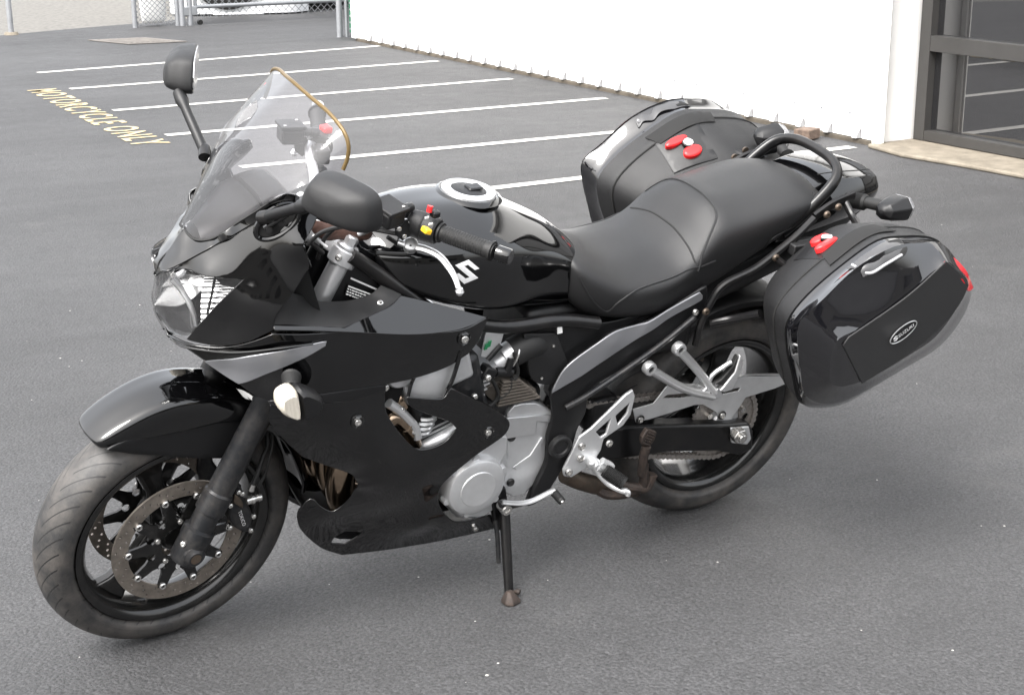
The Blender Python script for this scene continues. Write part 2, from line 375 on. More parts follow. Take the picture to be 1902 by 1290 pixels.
# ================================================================ SETTING
def asphalt_mat():
    m = bpy.data.materials.new('asphalt'); m.use_nodes = True; t = m.node_tree; L = t.links; b = t.nodes['Principled BSDF']
    tc = nd(t, 'ShaderNodeTexCoord'); P = tc.outputs['Object']
    big = nd(t, 'ShaderNodeTexNoise', Scale=.45, Detail=5., Roughness=.6); L.new(P, big.inputs['Vector'])
    mid = nd(t, 'ShaderNodeTexNoise', Scale=5., Detail=6., Roughness=.7); L.new(P, mid.inputs['Vector'])
    st = nd(t, 'ShaderNodeMapping'); st.inputs['Scale'].default_value = (.35,2.2,1); st.inputs['Rotation'].default_value = (0,0,.3); L.new(P, st.inputs['Vector'])
    strk = nd(t, 'ShaderNodeTexNoise', Scale=1.6, Detail=5., Roughness=.6); L.new(st.outputs[0], strk.inputs['Vector'])
    grain = nd(t, 'ShaderNodeTexNoise', Scale=120., Detail=5., Roughness=.8); L.new(P, grain.inputs['Vector'])
    agg = nd(t, 'ShaderNodeTexVoronoi', Scale=105.); L.new(P, agg.inputs['Vector'])
    # tone
    def mrange(src, a, b_, c, d):
        n = nd(t, 'ShaderNodeMapRange'); n.inputs['From Min'].default_value = a; n.inputs['From Max'].default_value = b_; n.inputs['To Min'].default_value = c; n.inputs['To Max'].default_value = d; L.new(src, n.inputs['Value']); return n.outputs[0]
    def mul(a, b_): n = nd(t, 'ShaderNodeMath', operation='MULTIPLY'); L.new(a, n.inputs[0]); L.new(b_, n.inputs[1]); return n.outputs[0]
    tone = mul(mul(mrange(big.outputs['Fac'], .3, .7, .76, 1.22), mrange(mid.outputs['Fac'], .3, .7, .9, 1.1)), mrange(strk.outputs['Fac'], .35, .7, .93, 1.1))
    tone = mul(tone, mrange(grain.outputs['Fac'], .34, .66, .38, 1.7))
    tone = mul(tone, mrange(agg.outputs['Color'], 0, 1, .8, 1.22))
    col = nd(t, 'ShaderNodeMix', data_type='RGBA', blend_type='MULTIPLY'); col.inputs['Factor'].default_value = 1; col.inputs[6].default_value = (.044,.044,.0455,1); L.new(tone, col.inputs[7])
    # pale chips of stone and flecks of paint
    vo = nd(t, 'ShaderNodeTexVoronoi', Scale=19.); L.new(P, vo.inputs['Vector'])
    vs_ = nd(t, 'ShaderNodeSeparateColor'); L.new(vo.outputs['Color'], vs_.inputs[0])
    sz = mrange(vs_.outputs[1], 0, 1, .02, .075)
    lt = nd(t, 'ShaderNodeMath', operation='LESS_THAN'); L.new(vo.outputs['Distance'], lt.inputs[0]); L.new(sz, lt.inputs[1])
    pk = nd(t, 'ShaderNodeMath', operation='GREATER_THAN'); L.new(vs_.outputs[0], pk.inputs[0]); pk.inputs[1].default_value = .86
    ms = nd(t, 'ShaderNodeTexNoise', Scale=.8, Detail=2.); L.new(P, ms.inputs['Vector'])
    pm = nd(t, 'ShaderNodeMath', operation='GREATER_THAN'); L.new(ms.outputs['Fac'], pm.inputs[0]); pm.inputs[1].default_value = .44
    fl = mul(mul(lt.outputs[0], pk.outputs[0]), pm.outputs[0])
    c2 = nd(t, 'ShaderNodeMix', data_type='RGBA'); L.new(fl, c2.inputs['Factor']); L.new(col.outputs[2], c2.inputs[6]); c2.inputs[7].default_value = (.55,.53,.5,1)
    # small oily drips and worn pale patches
    dn = nd(t, 'ShaderNodeTexNoise', Scale=1.1, Detail=8., Roughness=.72, Distortion=.6); L.new(P, dn.inputs['Vector'])
    c3 = nd(t, 'ShaderNodeMix', data_type='RGBA'); L.new(mrange(dn.outputs['Fac'], .60, .72, 0, .35), c3.inputs['Factor']); L.new(c2.outputs[2], c3.inputs[6]); c3.inputs[7].default_value = (.035,.034,.034,1)
    cw = nd(t, 'ShaderNodeTexNoise', Scale=3., Detail=6.); L.new(P, cw.inputs['Vector'])
    wv = nd(t, 'ShaderNodeMix', data_type='VECTOR'); wv.inputs[0].default_value = .12; L.new(P, wv.inputs[4]); L.new(cw.outputs['Color'], wv.inputs[5])
    cr = nd(t, 'ShaderNodeTexVoronoi', Scale=.55, feature='DISTANCE_TO_EDGE'); L.new(wv.outputs[1], cr.inputs['Vector'])
    cm_ = nd(t, 'ShaderNodeTexNoise', Scale=.5, Detail=2.); L.new(P, cm_.inputs['Vector'])
    crk = mul(mrange(cr.outputs['Distance'], 0, .003, 1, 0), mrange(cm_.outputs['Fac'], .56, .68, 0, .3))
    c4 = nd(t, 'ShaderNodeMix', data_type='RGBA'); L.new(crk, c4.inputs['Factor']); L.new(c3.outputs[2], c4.inputs[6]); c4.inputs[7].default_value = (.014,.014,.014,1)
    pt = nd(t, 'ShaderNodeTexNoise', Scale=1.7, Detail=9., Roughness=.78, Distortion=.3); L.new(P, pt.inputs['Vector'])
    c5 = nd(t, 'ShaderNodeMix', data_type='RGBA'); L.new(mrange(pt.outputs['Fac'], .58, .75, 0, .5), c5.inputs['Factor']); L.new(c4.outputs[2], c5.inputs[6]); c5.inputs[7].default_value = (.085,.083,.08,1)
    L.new(c5.outputs[2], b.inputs['Base Color'])
    L.new(mrange(mid.outputs['Fac'], .3, .7, .62, .8), b.inputs['Roughness']); b.inputs['Specular IOR Level'].default_value = .4
    h = nd(t, 'ShaderNodeMath', operation='MULTIPLY_ADD'); L.new(agg.outputs['Distance'], h.inputs[0]); h.inputs[1].default_value = -.8; L.new(grain.outputs['Fac'], h.inputs[2])
    bp = nd(t, 'ShaderNodeBump', Strength=.75, Distance=.006); L.new(h.outputs[0], bp.inputs['Height']); L.new(bp.outputs[0], b.inputs['Normal'])
    return m
M['asphalt'] = asphalt_mat()
M['gravel'] = mat('pale_gravel', (.118,.113,.103), .9, bump=1., bscale=30, vary=.35, vscale=18)
M['line'] = mat('worn_white_road_paint', (.5,.49,.46), .6, vary=.2, vscale=12, bump=.5, bscale=200, dust=.75, dcol=(.16,.155,.15))
M['line_yellow'] = mat('worn_cream_yellow_road_paint', (.42,.34,.19), .65, vary=.25, vscale=14, dust=.85, dcol=(.1,.095,.085))
M['wall'] = mat('white_painted_steel', (.82,.82,.81), .45, vary=.02, vscale=3)
M['trim'] = mat('white_painted_trim', (.8,.795,.78), .5, vary=.03, vscale=5)
M['concrete'] = mat('pale_concrete', (.17,.148,.115), .85, vary=.25, vscale=10, bump=.6, bscale=120, dust=.3, dcol=(.25,.22,.18))
M['bronze'] = mat('dark_bronze_aluminium_frame', (.06,.058,.056), .4, metal=.4, vary=.08)
def glass_door():
    m = bpy.data.materials.new('dark_door_glass'); m.use_nodes = True; b = m.node_tree.nodes['Principled BSDF']
    b.inputs['Base Color'].default_value = (.012,.012,.013,1); b.inputs['Roughness'].default_value = .015; b.inputs['Specular IOR Level'].default_value = 1.; b.inputs['IOR'].default_value = 1.75; return m
M['door_glass'] = glass_door()
M['block'] = mat('weathered_brown_wood_block', (.12,.085,.065), .85, vary=.45, vscale=25, bump=.6, bscale=60)
M['grate'] = mat('concrete_lined_drain', (.13,.12,.11), .8, vary=.2)

def sheet(name, pts, z, m, kind='structure'):
    V = [(p[0], p[1], z) for p in pts]
    o = obj(name, (V, [tuple(range(len(V)))] if area2([p[:2] for p in V]) > 0 else [tuple(reversed(range(len(V))))]), m); tag(o, kind=kind); return o
sheet('ground', [(-400,-400),(400,-400),(400,600),(-400,600)], -.012, 'gravel')
edge = [(-.0108,13.787,0),(1.267,14.711,-0),(2.420,15.262,0),(3.250,15.597,0),(4.123,15.882,0),(4.558,15.956,0)]
sheet('parking_lot', [(-60,-60),(60,-60),(60,16.6),(9,16.55),(6,16.5),(4.9,16.25)]+[e[:2] for e in reversed(edge)]+[(-20,7.5),(-60,0)], 0., 'asphalt')
# far road surface in front of the parked cars
sheet('driveway', [(4.95,16.12),(6.2,16.4),(60,16.6),(60,40),(15,40)], -.004, 'asphalt')

# ---------------------------------------------------------------- painted stall lines and lettering
SL = [(1.835,11.275,0),(1.766,9.945,0),(1.690,8.470,0),(1.638,7.079,0)]; SR = [(5.521,11.721,0),(5.358,10.110,0),(5.237,8.510,0),(5.219,7.013,0)]
ls = [(SL[i][:2], SR[i][:2]) for i in range(4)]+[((1.62,5.63),(5.24,5.5)), ((1.55,4.24),(5.24,4.2))]
rl = random.Random(2)
for a, b in ls:
    a = np.array(a); b = np.array(b); d = (b-a)/np.linalg.norm(b-a); n = np.array([-d[1], d[0]])*.048
    k = 40; top = [a+(b-a)*i/k+n*(1+rl.uniform(-.07,.07)) for i in range(k+1)]; bot = [a+(b-a)*i/k-n*(1+rl.uniform(-.07,.07)) for i in range(k+1)]
    sheet('painted_line', bot+top[::-1], .004, 'line')
def text_mesh(s, size, spacing=1., extrude=0., shear=0., xs=1., bold=0.):
    cu = bpy.data.curves.new('t', 'FONT'); cu.body = s; cu.size = size; cu.space_character = spacing; cu.extrude = extrude; cu.shear = shear; cu.offset = bold; cu.resolution_u = 3; cu.fill_mode = 'FRONT' if not extrude else 'BOTH'
    o = bpy.data.objects.new('t', cu); COL.objects.link(o); dg = bpy.context.evaluated_depsgraph_get(); me = o.evaluated_get(dg).to_mesh()
    V = [(v.co.x*xs, v.co.y, v.co.z) for v in me.vertices]; F = [tuple(p.vertices) for p in me.polygons]; o.evaluated_get(dg).to_mesh_clear()
    bpy.data.objects.remove(o); bpy.data.curves.remove(cu); return V, F
tv, tf = text_mesh('MOTORCYCLE ONLY', .335, 1.2, bold=.007)
wd = max(v[0] for v in tv); sx = 3.32/wd
V = []
for x, y, z in tv:
    V.append((1.44-.035*x*sx+y, 10.06-x*sx, .004))
tag(obj('painted_lettering', (V, tf), 'line_yellow'), kind='structure')

# storm drain: concrete collar and steel bars let into the lot
dq = [(3.088,14.056,0),(3.175,13.500,0),(3.727,13.846,0),(3.617,14.297,0)]
d0 = np.array(dq[0][:2]); du = np.array([1,-.12])*.62; dv = np.array([.25,-.7])
dr = tag(empty('storm_drain', (d0[0]+.3, d0[1]-.3, .004)), 'flat storm drain grate with pale concrete collar in the lot', 'drain')
def quadbox(name, p, u, v, z0, z1, m, par):
    p, u, v = map(np.array, (p, u, v)); c = [p, p+u, p+u+v, p+v]; o = par.location
    VV = [(q[0]-o[0], q[1]-o[1], z0-o[2]) for q in c]+[(q[0]-o[0], q[1]-o[1], z1-o[2]) for q in c]
    return obj(name, fixn((VV, [(0,1,2,3),(4,5,6,7),(0,1,5,4),(1,2,6,5),(2,3,7,6),(3,0,4,7)])), m, par)
quadbox('collar', d0, du*1.0, dv, .0045, .012, 'grate', dr)
for k in range(9): quadbox('grate_bar', d0+du*(.1+.09*k)+dv*.1, du*.045, dv*.8, .013, .017, 'grate', dr)

# ---------------------------------------------------------------- white steel building
WA = np.array([5.38, 4.07]); WB = np.array([5.56, 12.33]); wd_ = (WB-WA)/np.linalg.norm(WB-WA); wn_ = np.array([-wd_[1], wd_[0]])   # outward normal (towards -x)
bl = tag(empty('metal_building', (5.45, 8.2, 0)), 'white ribbed metal building with a dark framed glass front beside the parking lot', 'building')
O = np.array(bl.location)
def WP(s, o, z): q = WA+wd_*s+wn_*o; return (q[0]-O[0], q[1]-O[1], z-O[2])
Lw = np.linalg.norm(WB-WA); H = 5.2
rib = .2845; first = 6.62-4.07-.02
ribs = [first+rib*(k-8) for k in range(0, 40) if .1 < first+rib*(k-8) < Lw-.05]
# panels of three ribs, each a folded sheet that overlaps nothing and butts the next
npan = (len(ribs)+2)//3
for i in range(0, len(ribs), 3):
    rs = ribs[i:i+3]; s0 = 0 if i == 0 else rs[0]-rib/2+.0015; s1 = Lw if i+3 >= len(ribs) else rs[-1]+rib/2-.0015
    prof = [(s0, 0)]
    for r_ in rs: prof += [(r_-.042, 0), (r_-.016, .03), (r_+.016, .03), (r_+.042, 0)]
    for q in (.33, .67):
        pass
    prof.append((s1, 0)); zb = .035
    VV = [WP(s, o, zb) for s, o in prof]+[WP(s, o, H) for s, o in prof]+[WP(s, o-.004, zb) for s, o in prof]
    n = len(prof); FF = []
    for k in range(n-1): FF += [(k, k+1, n+k+1, n+k), (k, 2*n+k, 2*n+k+1, k+1)]
    obj('wall_panel', fixn((VV, FF)), 'wall', bl, ang=20)
    for r_ in rs:                                              # fasteners beside each rib
        obj('fastener', dome(WP(r_+.075, .001, .19), .009, .006, (wn_[0], wn_[1], 0), 8), 'galv', bl)
def wslab(name, s0, s1, o0, o1, z0, z1, m, **k):
    VV = [WP(s, o, z) for s in (s0, s1) for o in (o0, o1) for z in (z0, z1)]
    return obj(name, fixn((VV, [(0,1,3,2),(4,6,7,5),(0,4,5,1),(2,3,7,6),(0,2,6,4),(1,5,7,3)])), m, bl, **k)
M['rib_shade'] = mat('grey_rib_shade', (.2,.2,.203), .8)
for r_ in ribs:                                                # added grey wedge: shade beside each rib's foot put in as colour
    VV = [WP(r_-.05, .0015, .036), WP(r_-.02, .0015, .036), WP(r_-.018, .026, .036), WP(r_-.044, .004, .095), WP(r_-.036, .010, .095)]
    obj('rib_foot_shade', fixn((VV, [(0,1,2),(0,2,4,3),(1,2,4),(0,1,4,3)])), 'rib_shade', bl)
wslab('backing', .16, Lw-.02, -.3, -.012, .0, H, 'dark')
wslab('corner_trim', Lw-.001, Lw+.10, -.3, .034, .03, H, 'trim', bevel=.004)
wslab('far_return', Lw+.012, Lw+.05, -6, -.302, .03, H, 'wall')
wslab('roof', -6.6, Lw+.4, -6, .25, H+.002, H+.25, 'trim')
M['footing'] = mat('stained_footing', (.075,.063,.048), .9, vary=.5, vscale=6, bump=.6, bscale=80)
wslab('footing', .11, Lw+.05, -.25, .010, -.02, .03, 'footing', bevel=.006)
# jamb: the wall end returns to the recessed glass front
JX = 5.72
def bx(name, x0, x1, y0, y1, z0, z1, m, par=None, **k):
    c = ((x0+x1)/2-O[0], (y0+y1)/2-O[1], (z0+z1)/2-O[2]); return obj(name, box(c, (x1-x0, y1-y0, z1-z0)), m, par or bl, **k)
bx('jamb', 5.372, JX+.06, 4.135, 4.17, .0, H, 'trim', bevel=.003)
bx('jamb_corner_trim', 5.352, 5.40, 4.085, 4.134, .012, H, 'trim', bevel=.004)
# concrete sill
sill = [(5.30,4.13),(5.22,3.75),(5.27,3.3),(5.29,2.8),(5.3,1),(5.3,-3),(JX+.1,-3),(JX+.1,4.13)]
sv = [(x-O[0], y-O[1], z) for z in (.0, .028) for x, y in sill]; n = len(sill)
obj('sill', fixn((sv, [tuple(range(n)), tuple(range(n, 2*n))]+[(k, (k+1) % n, n+(k+1) % n, n+k) for k in range(n)])), 'concrete', bl, bevel=.01)
# glazed front: dark aluminium frame, panes set back
fx0, fx1 = JX-.05, JX+.05
def bar(name, y0, y1, z0, z1, x0=fx0, x1=fx1): return bx(name, x0, x1, y0, y1, z0, z1, 'bronze', bevel=.003)
bar('frame_edge', 4.105, 4.133, .03, 3.2, JX-.02)
bar('stile', 4.012, 4.104, .03, 3.2)
ys = 4.011
zr = [(.032,.098),(.602,.70),(1.36,1.46),(2.2,2.3),(3.1,3.2)]
for k in range(4):                                            # bays of glass along the front
    yr = ys-1.52
    for z0, z1 in zr: bar('rail', yr, ys, z0, z1)
    for (a, b), (c, d) in zip(zr[:-1], zr[1:]):
        bx('pane', JX+.008, JX+.016, yr+.001, ys-.001, b+.001, c-.001, 'door_glass')
    bar('mullion', yr-.08, yr-.001, .03, 3.2); ys = yr-.081
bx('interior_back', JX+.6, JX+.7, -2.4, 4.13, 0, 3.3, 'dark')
bx('header', 5.45, JX+.3, -3, 4.13, 3.202, H, 'wall')

# ---------------------------------------------------------------- wooden block leaning at the foot of the wall
blk = tag(obj('wooden_block', xf(box((0,0,.036), (.15,.12,.07)), Matrix.Translation((5.2,4.6,.004)) @ Matrix.Rotation(.35,4,'Z')), 'block', bevel=.008), 'weathered brown block lying on the asphalt against the white wall', 'block')

# ---------------------------------------------------------------- chain-link fence, gate and the parked vehicles behind
def chain_link(P0, P1, z0, z1, pitch=.062, r=.0042):
    P0, P1 = np.array(P0), np.array(P1); Lh = np.linalg.norm(P1-P0); d = (P1-P0)/Lh; V, F = [], []
    def wire(a, b):
        q = cyl((*(P0+d*a[0]), a[1]), (*(P0+d*b[0]), b[1]), r, n=3, caps=False); k = len(V); V.extend(q[0]); F.extend([tuple(i+k for i in f) for f in q[1]])
    Hh = z1-z0; s = -Hh
    while s < Lh:
        a0, a1 = max(0, s), min(Lh, s+Hh)
        if a1 > a0: wire((a0, z0+a0-s), (a1, z0+a1-s)); wire((a0, z1-(a0-s)), (a1, z1-(a1-s)))
        s += pitch*1.41
    return V, F
def pole(name, x, y, h, r, par, m='galv'): o = par.location; return obj(name, cyl((x-o[0], y-o[1], 0-o[2]), (x-o[0], y-o[1], h), r, n=14), m, par)
def shift(vf, o): return [(p[0]-o[0], p[1]-o[1], p[2]-o[2]) for p in vf[0]], vf[1]
fp = tag(empty('fence_post', (2.55,15.27,0)), 'lone grey steel fence post at the gravel edge of the lot', 'fence post'); pole('post', 2.55, 15.27, 2.2, .032, fp)
obj('footing', cyl((0,0,-.01),(0,0,.03),.09,.07,n=14), 'concrete', fp)
obj('cap', lathe([(.036,0),(.036,.02),(.02,.045),(0,.05)], (0,0,2.2), (0,0,1), 14), 'galv', fp)
gt = tag(empty('chain_link_gate', (5.7,15.3,0)), 'rolling chain-link gate with a horizontal galvanised rail in front of the white van', 'gate')
oo = gt.location
def rail(name, a, b, r): return obj(name, shift(cyl(a, b, r, n=12), oo), 'galv', gt)
rail('bottom_rail', (4.78,15.3,.215), (6.95,15.3,.215), .024); rail('top_rail', (4.78,15.3,1.85), (6.95,15.3,1.85), .024)
rail('end_stile', (4.78,15.3,.2), (4.78,15.3,1.87), .024); rail('end_stile', (6.95,15.3,.2), (6.95,15.3,1.87), .024)
obj('wire_mesh', shift(chain_link((4.79,15.3), (6.94,15.3), .08, 1.85), oo), 'galv', gt)
for x in (4.70, 4.60):
    pole('gate_post', x, 15.28, 2.1, .035, gt)
obj('hinge', shift(box((4.69,15.28,.17), (.2,.06,.11)), oo), 'galv', gt, bevel=.01)
obj('roller', shift(cyl((4.83,15.28,.03),(4.83,15.33,.03),.03,n=18), oo), 'rubber', gt)
fn = tag(empty('chain_link_fence', (4.3,15.5,0)), 'chain-link fence section with a pale cover hung behind its wire, left of the gate', 'fence')
oo2 = fn.location
for x, y in ((4.03,15.34),(4.56,15.34)): pole('post', x, y, 2.1, .03, fn)
obj('wire_mesh', shift(chain_link((4.04,15.34),(4.55,15.34),.02,2.0,.045,.004), oo2), 'galv', fn)
obj('fence_rail', shift(cyl((4.03,15.34,2.02),(4.56,15.34,2.02),.022,n=10), oo2), 'galv', fn)
# pale bulging sheet behind the wire
S = []
for z, w_, b_ in ((.03,.10,.02),(.06,.14,.05),(.14,.155,.07),(.3,.165,.08),(.8,.17,.09),(1.7,.17,.08)):
    S.append([(4.30+w_*math.cos(a)-oo2[0], 15.46-b_*math.sin(a)-oo2[1], z) for a in np.linspace(0, 2*math.pi, 16, endpoint=False)])
obj('hanging_cover', fixn(loft(S, 3, 2)), 'trim', fn)
# post and green-screened fence end at the building corner
fe = tag(empty('fence_end', (5.6,12.8,0)), 'galvanised gate post with green screened chain-link beside the corner of the white building', 'fence')
oe = fe.location
pole('post', 5.585, 12.86, 2.3, .034, fe); pole('latch_post', 5.66, 12.84, 2.3, .02, fe)
obj('wire_mesh', shift(chain_link((5.68,12.80),(5.98,12.52),.03,2.2,.05,.004), oe), 'galv', fe)
M['green_screen'] = mat('green_privacy_screen', (.03,.13,.075), .7, vary=.4, vscale=20)
obj('screen', shift(fixn(([(5.69,12.83,.05),(5.99,12.55,.05),(5.99,12.55,2.2),(5.69,12.83,2.2),(5.692,12.834,.05),(5.992,12.554,.05),(5.992,12.554,2.2),(5.692,12.834,2.2)], [(0,1,2,3),(4,5,6,7),(0,1,5,4),(1,2,6,5),(2,3,7,6),(3,0,4,7)])), oe), 'green_screen', fe)

# vehicles behind the gate: lofted bodies, noses towards the lot
M['car_white'] = mat('white_car_paint', (.78,.79,.8), .2, coat=.7)
M['car_grey'] = mat('grey_car_paint', (.12,.12,.125), .22, metal=.3, coat=.7)
M['tyre_far'] = mat('car_tyre', (.02,.02,.02), .8)
def vehicle(name, label, cat, x, y, rot, m, tall):
    r = tag(empty(name, (x, y, 0)), label, cat); r.rotation_euler = (0, 0, rot)
    # +y of the vehicle points back from its nose; half width .88
    st = [(0.0,.70,.24,.62),(.06,.80,.2,.78),(.3,.86,.18,.9),(1.0,.885,.18,1.0),(2.4,.89,.18,1.02),(4.0,.88,.2,1.04),(4.4,.82,.25,.98),(4.5,.74,.35,.85)]
    S = []
    for yy, w, z0, z1 in st:
        S.append([(-w*.94,yy,z0),(-w,yy,z0+.18),(-w,yy,z1-.14),(-w*.93,yy,z1-.02),(0,yy,z1+.03),(w*.93,yy,z1-.02),(w,yy,z1-.14),(w,yy,z0+.18),(w*.94,yy,z0),(0,yy,z0-.01)])
    obj('body', fixn(loft(S, 3, 3)), m, r)
    S = []
    for yy, w, z1 in ((.95,.74,1.03),(1.3,.74,1.2),(1.75,.70,1.45+tall),(2.4,.69,1.52+tall),(3.5,.69,1.5+tall),(4.1,.7,1.2+tall),(4.3,.72,1.0)):
        S.append([(-w-.06,yy,.95),(-w,yy,z1-.08),(-w*.88,yy,z1),(w*.88,yy,z1),(w,yy,z1-.08),(w+.06,yy,.95)])
    obj('cabin', fixn(loft(S, 3, 1, smooth_v=False)), 'door_glass', r)
    obj('roof', fixn(box((0,2.7,1.53+tall),(1.3,1.7,.05))), m, r, bevel=.02)
    for sx in (-1, 1):
        for yy in (.85, 3.6):
            wv = obj('wheel', cyl((sx*.70,yy,.32),(sx*.9,yy,.32),.32,n=28), 'tyre_far', r, bevel=.03)
            obj('wheel_cover', cyl((sx*.9,yy,.32),(sx*.912,yy,.32),.21,n=24), 'galv', wv)
        obj('headlamp', fixn(loft([[(sx*.45,-.015,.6),(sx*.8,.06,.6),(sx*.82,.09,.72),(sx*.5,.0,.72)],[(sx*.45,.1,.6),(sx*.8,.2,.6),(sx*.82,.2,.72),(sx*.5,.1,.72)]],1,1,smooth_v=False,smooth_u=False)), 'clear', r)
    return r
v1 = vehicle('parked_van', 'white vehicle nosed up to the chain-link gate, dark grille above its bumper', 'van', 5.78, 16.42, -.36, 'car_white', .3)
# bumper with a dark arched mesh opening and a chin strip
arc = [(-.57+.84*k/12, -.02, .27-.20*math.sin(math.pi*k/12)) for k in range(13)]
obj('bumper', fixn(loft([[(-.80,.12,z),(-.66,-.005,z),(-.3,-.045,z),(.3,-.045,z),(.66,-.005,z),(.80,.12,z),(.78,.3,z),(-.78,.3,z)] for z in (.02,.1,.3,.46)], 2, 3)), 'car_white', v1)
obj('grille', plate(arc+[(.30,-.02,.46),(-.60,-.02,.46)], (0,-.07,0), thick=.01), 'dark', v1)
obj('chin_strip', box((-.02,-.03,.02),(.66,.1,.03)), 'car_white', v1, bevel=.008)
v2 = vehicle('parked_car', 'grey vehicle with a bright lower bumper parked beyond the gate, right of the white van', 'car', 6.74, 17.42, -1.36, 'car_grey', .1)
obj('bumper_end', box((.90,.26,.13),(.06,.50,.07)), 'chrome', v2, bevel=.02)

# ---------------------------------------------------------------- low commercial building across the lot, behind the camera (seen only in reflections)
M['stucco'] = mat('grey_beige_stucco', (.2,.19,.175), .9, vary=.1, vscale=2)
b2 = tag(empty('stucco_building', (-8,-17,0)), 'low grey stucco building with dark windows across the lot', 'building')
obj('wall', box((0,-3,2.2),(34,6,4.4)), 'stucco', b2); obj('roof', box((0,-3,4.52),(34.6,6.6,.22)), 'bronze', b2)
for k in range(10): obj('window', box((-15+3.3*k,.03,1.7),(1.5,.08,1.5)), 'door_glass', b2)

# ================================================================ MOTORCYCLE  (local frame: x rearwards, -y its left side, z up; leaned on its stand)
bike = tag(empty('motorcycle', (0,0,0)), 'black sport touring motorcycle with two hard side cases leaning on its side stand', 'motorcycle')
bike.rotation_euler = (.238019571, 0, 0)
RAKE = R(25.3); STEER = .112855364
_ax = Vector((math.sin(RAKE), 0, math.cos(RAKE))); _so = Vector((-.844, 0, 0))
SM = Matrix.Translation(_so) @ Matrix.Rotation(STEER, 4, _ax) @ Matrix.Translation(-_so)
def ST(vf): return xf(vf, SM)

def tyre_mat(name, n, dusty):
    m = bpy.data.materials.new(name); m.use_nodes = True; t = m.node_tree; L = t.links; b = t.nodes['Principled BSDF']
    tc = nd(t, 'ShaderNodeTexCoord'); sp = nd(t, 'ShaderNodeSeparateXYZ'); L.new(tc.outputs['Object'], sp.inputs[0])
    def mth(op, a, b_=None, c=None):
        q = nd(t, 'ShaderNodeMath', operation=op)
        for i, v in enumerate((a, b_, c)):
            if v is None: continue
            if isinstance(v, (int, float)): q.inputs[i].default_value = v
            else: L.new(v, q.inputs[i])
        return q.outputs[0]
    ang = mth('ARCTAN2', sp.outputs[2], sp.outputs[0]); ay = mth('ABSOLUTE', sp.outputs[1])
    # curved grooves sweeping back from the tread centre
    sweep = mth('MULTIPLY_ADD', mth('POWER', ay, .75), 3.4, ang)
    ph = mth('FRACT', mth('MULTIPLY', sweep, n/(2*math.pi)))
    side = mth('GREATER_THAN', sp.outputs[1], 0.0)
    ph = mth('FRACT', mth('MULTIPLY_ADD', side, .5, ph))
    gr = mth('LESS_THAN', mth('ABSOLUTE', mth('SUBTRACT', ph, .5)), .055)
    zone = mth('MULTIPLY', mth('LESS_THAN', ay, .056), mth('GREATER_THAN', ay, .008))
    gr = mth('MULTIPLY', gr, zone)
    rad = mth('SQRT', mth('ADD', mth('POWER', sp.outputs[0], 2.), mth('POWER', sp.outputs[2], 2.)))
    rib = mth('LESS_THAN', mth('ABSOLUTE', mth('SUBTRACT', rad, .246)), .0012)
    ns = nd(t, 'ShaderNodeTexNoise', Scale=16., Detail=7., Roughness=.7); L.new(tc.outputs['Object'], ns.inputs['Vector'])
    mr = nd(t, 'ShaderNodeMapRange'); mr.inputs['From Min'].default_value = .38; mr.inputs['From Max'].default_value = .68; mr.inputs['To Max'].default_value = dusty; L.new(ns.outputs['Fac'], mr.inputs['Value'])
    mx = nd(t, 'ShaderNodeMix', data_type='RGBA'); mx.inputs[6].default_value = (.02,.02,.0205,1); mx.inputs[7].default_value = (.095,.085,.076,1); L.new(mr.outputs[0], mx.inputs['Factor'])
    m2 = nd(t, 'ShaderNodeMix', data_type='RGBA'); L.new(gr, m2.inputs['Factor']); L.new(mx.outputs[2], m2.inputs[6]); m2.inputs[7].default_value = (.007,.007,.007,1)
    L.new(m2.outputs[2], b.inputs['Base Color']); b.inputs['Roughness'].default_value = .55
    fine = nd(t, 'ShaderNodeTexNoise', Scale=500., Detail=2.); L.new(tc.outputs['Object'], fine.inputs['Vector'])
    h = mth('ADD', mth('MULTIPLY_ADD', gr, -4., mth('MULTIPLY', fine.outputs['Fac'], .25)), rib)
    bp = nd(t, 'ShaderNodeBump', Strength=1., Distance=.0012); L.new(h, bp.inputs['Height']); L.new(bp.outputs[0], b.inputs['Normal'])
    return m
M['tyre_front'] = tyre_mat('front_tyre_rubber', 42, .6); M['tyre_rear'] = tyre_mat('rear_tyre_rubber', 36, .7)
Y = (0,1,0)
def wheel(name, cx, cz, R_, hw, mtx, tyre, rimw):
    """returns the wheel part: rim mesh with tyre, spokes and hub as its pieces; everything built about the wheel centre"""
    def fin(o): return o
    # spokes and barrel
    w = rimw
    prof = [(.228,-w),(.2285,-w-.005),(.223,-w-.008),(.214,-w-.005),(.206,-w+.004),(.199,-w+.016),(.193,0),(.199,w-.016),(.206,w-.004),(.214,w+.005),(.223,w+.008),(.2285,w+.005),(.228,w),(.212,w-.016),(.209,0),(.212,-w+.016)]
    rim = obj(name, lathe(prof, (0,0,0), Y, 96, closed=True), 'rim', bike, ang=50)
    h = R_-.216
    pr = [(.212,-w+.012),(.2275,-w+.004),(.236,-hw*.93),(.246,-hw),(.216+h*.55,-hw*.985),(.216+h*.72,-hw*.86),(.216+h*.86,-hw*.62),(.216+h*.96,-hw*.32),(R_,0)]
    pr = pr+[(r, -y) for r, y in reversed(pr[:-1])]
    pr = [(p[0], p[1]) for p in crom([(r,y,0) for r, y in pr], 3)]
    obj('tyre', lathe(pr, (0,0,0), Y, 128), tyre, rim, ang=60)
    return rim
FW = wheel('front_wheel', -.74, .298, .299, .0605, None, 'tyre_front', .046)
FW.matrix_local = SM @ Matrix.Translation((-.74,0,.298))
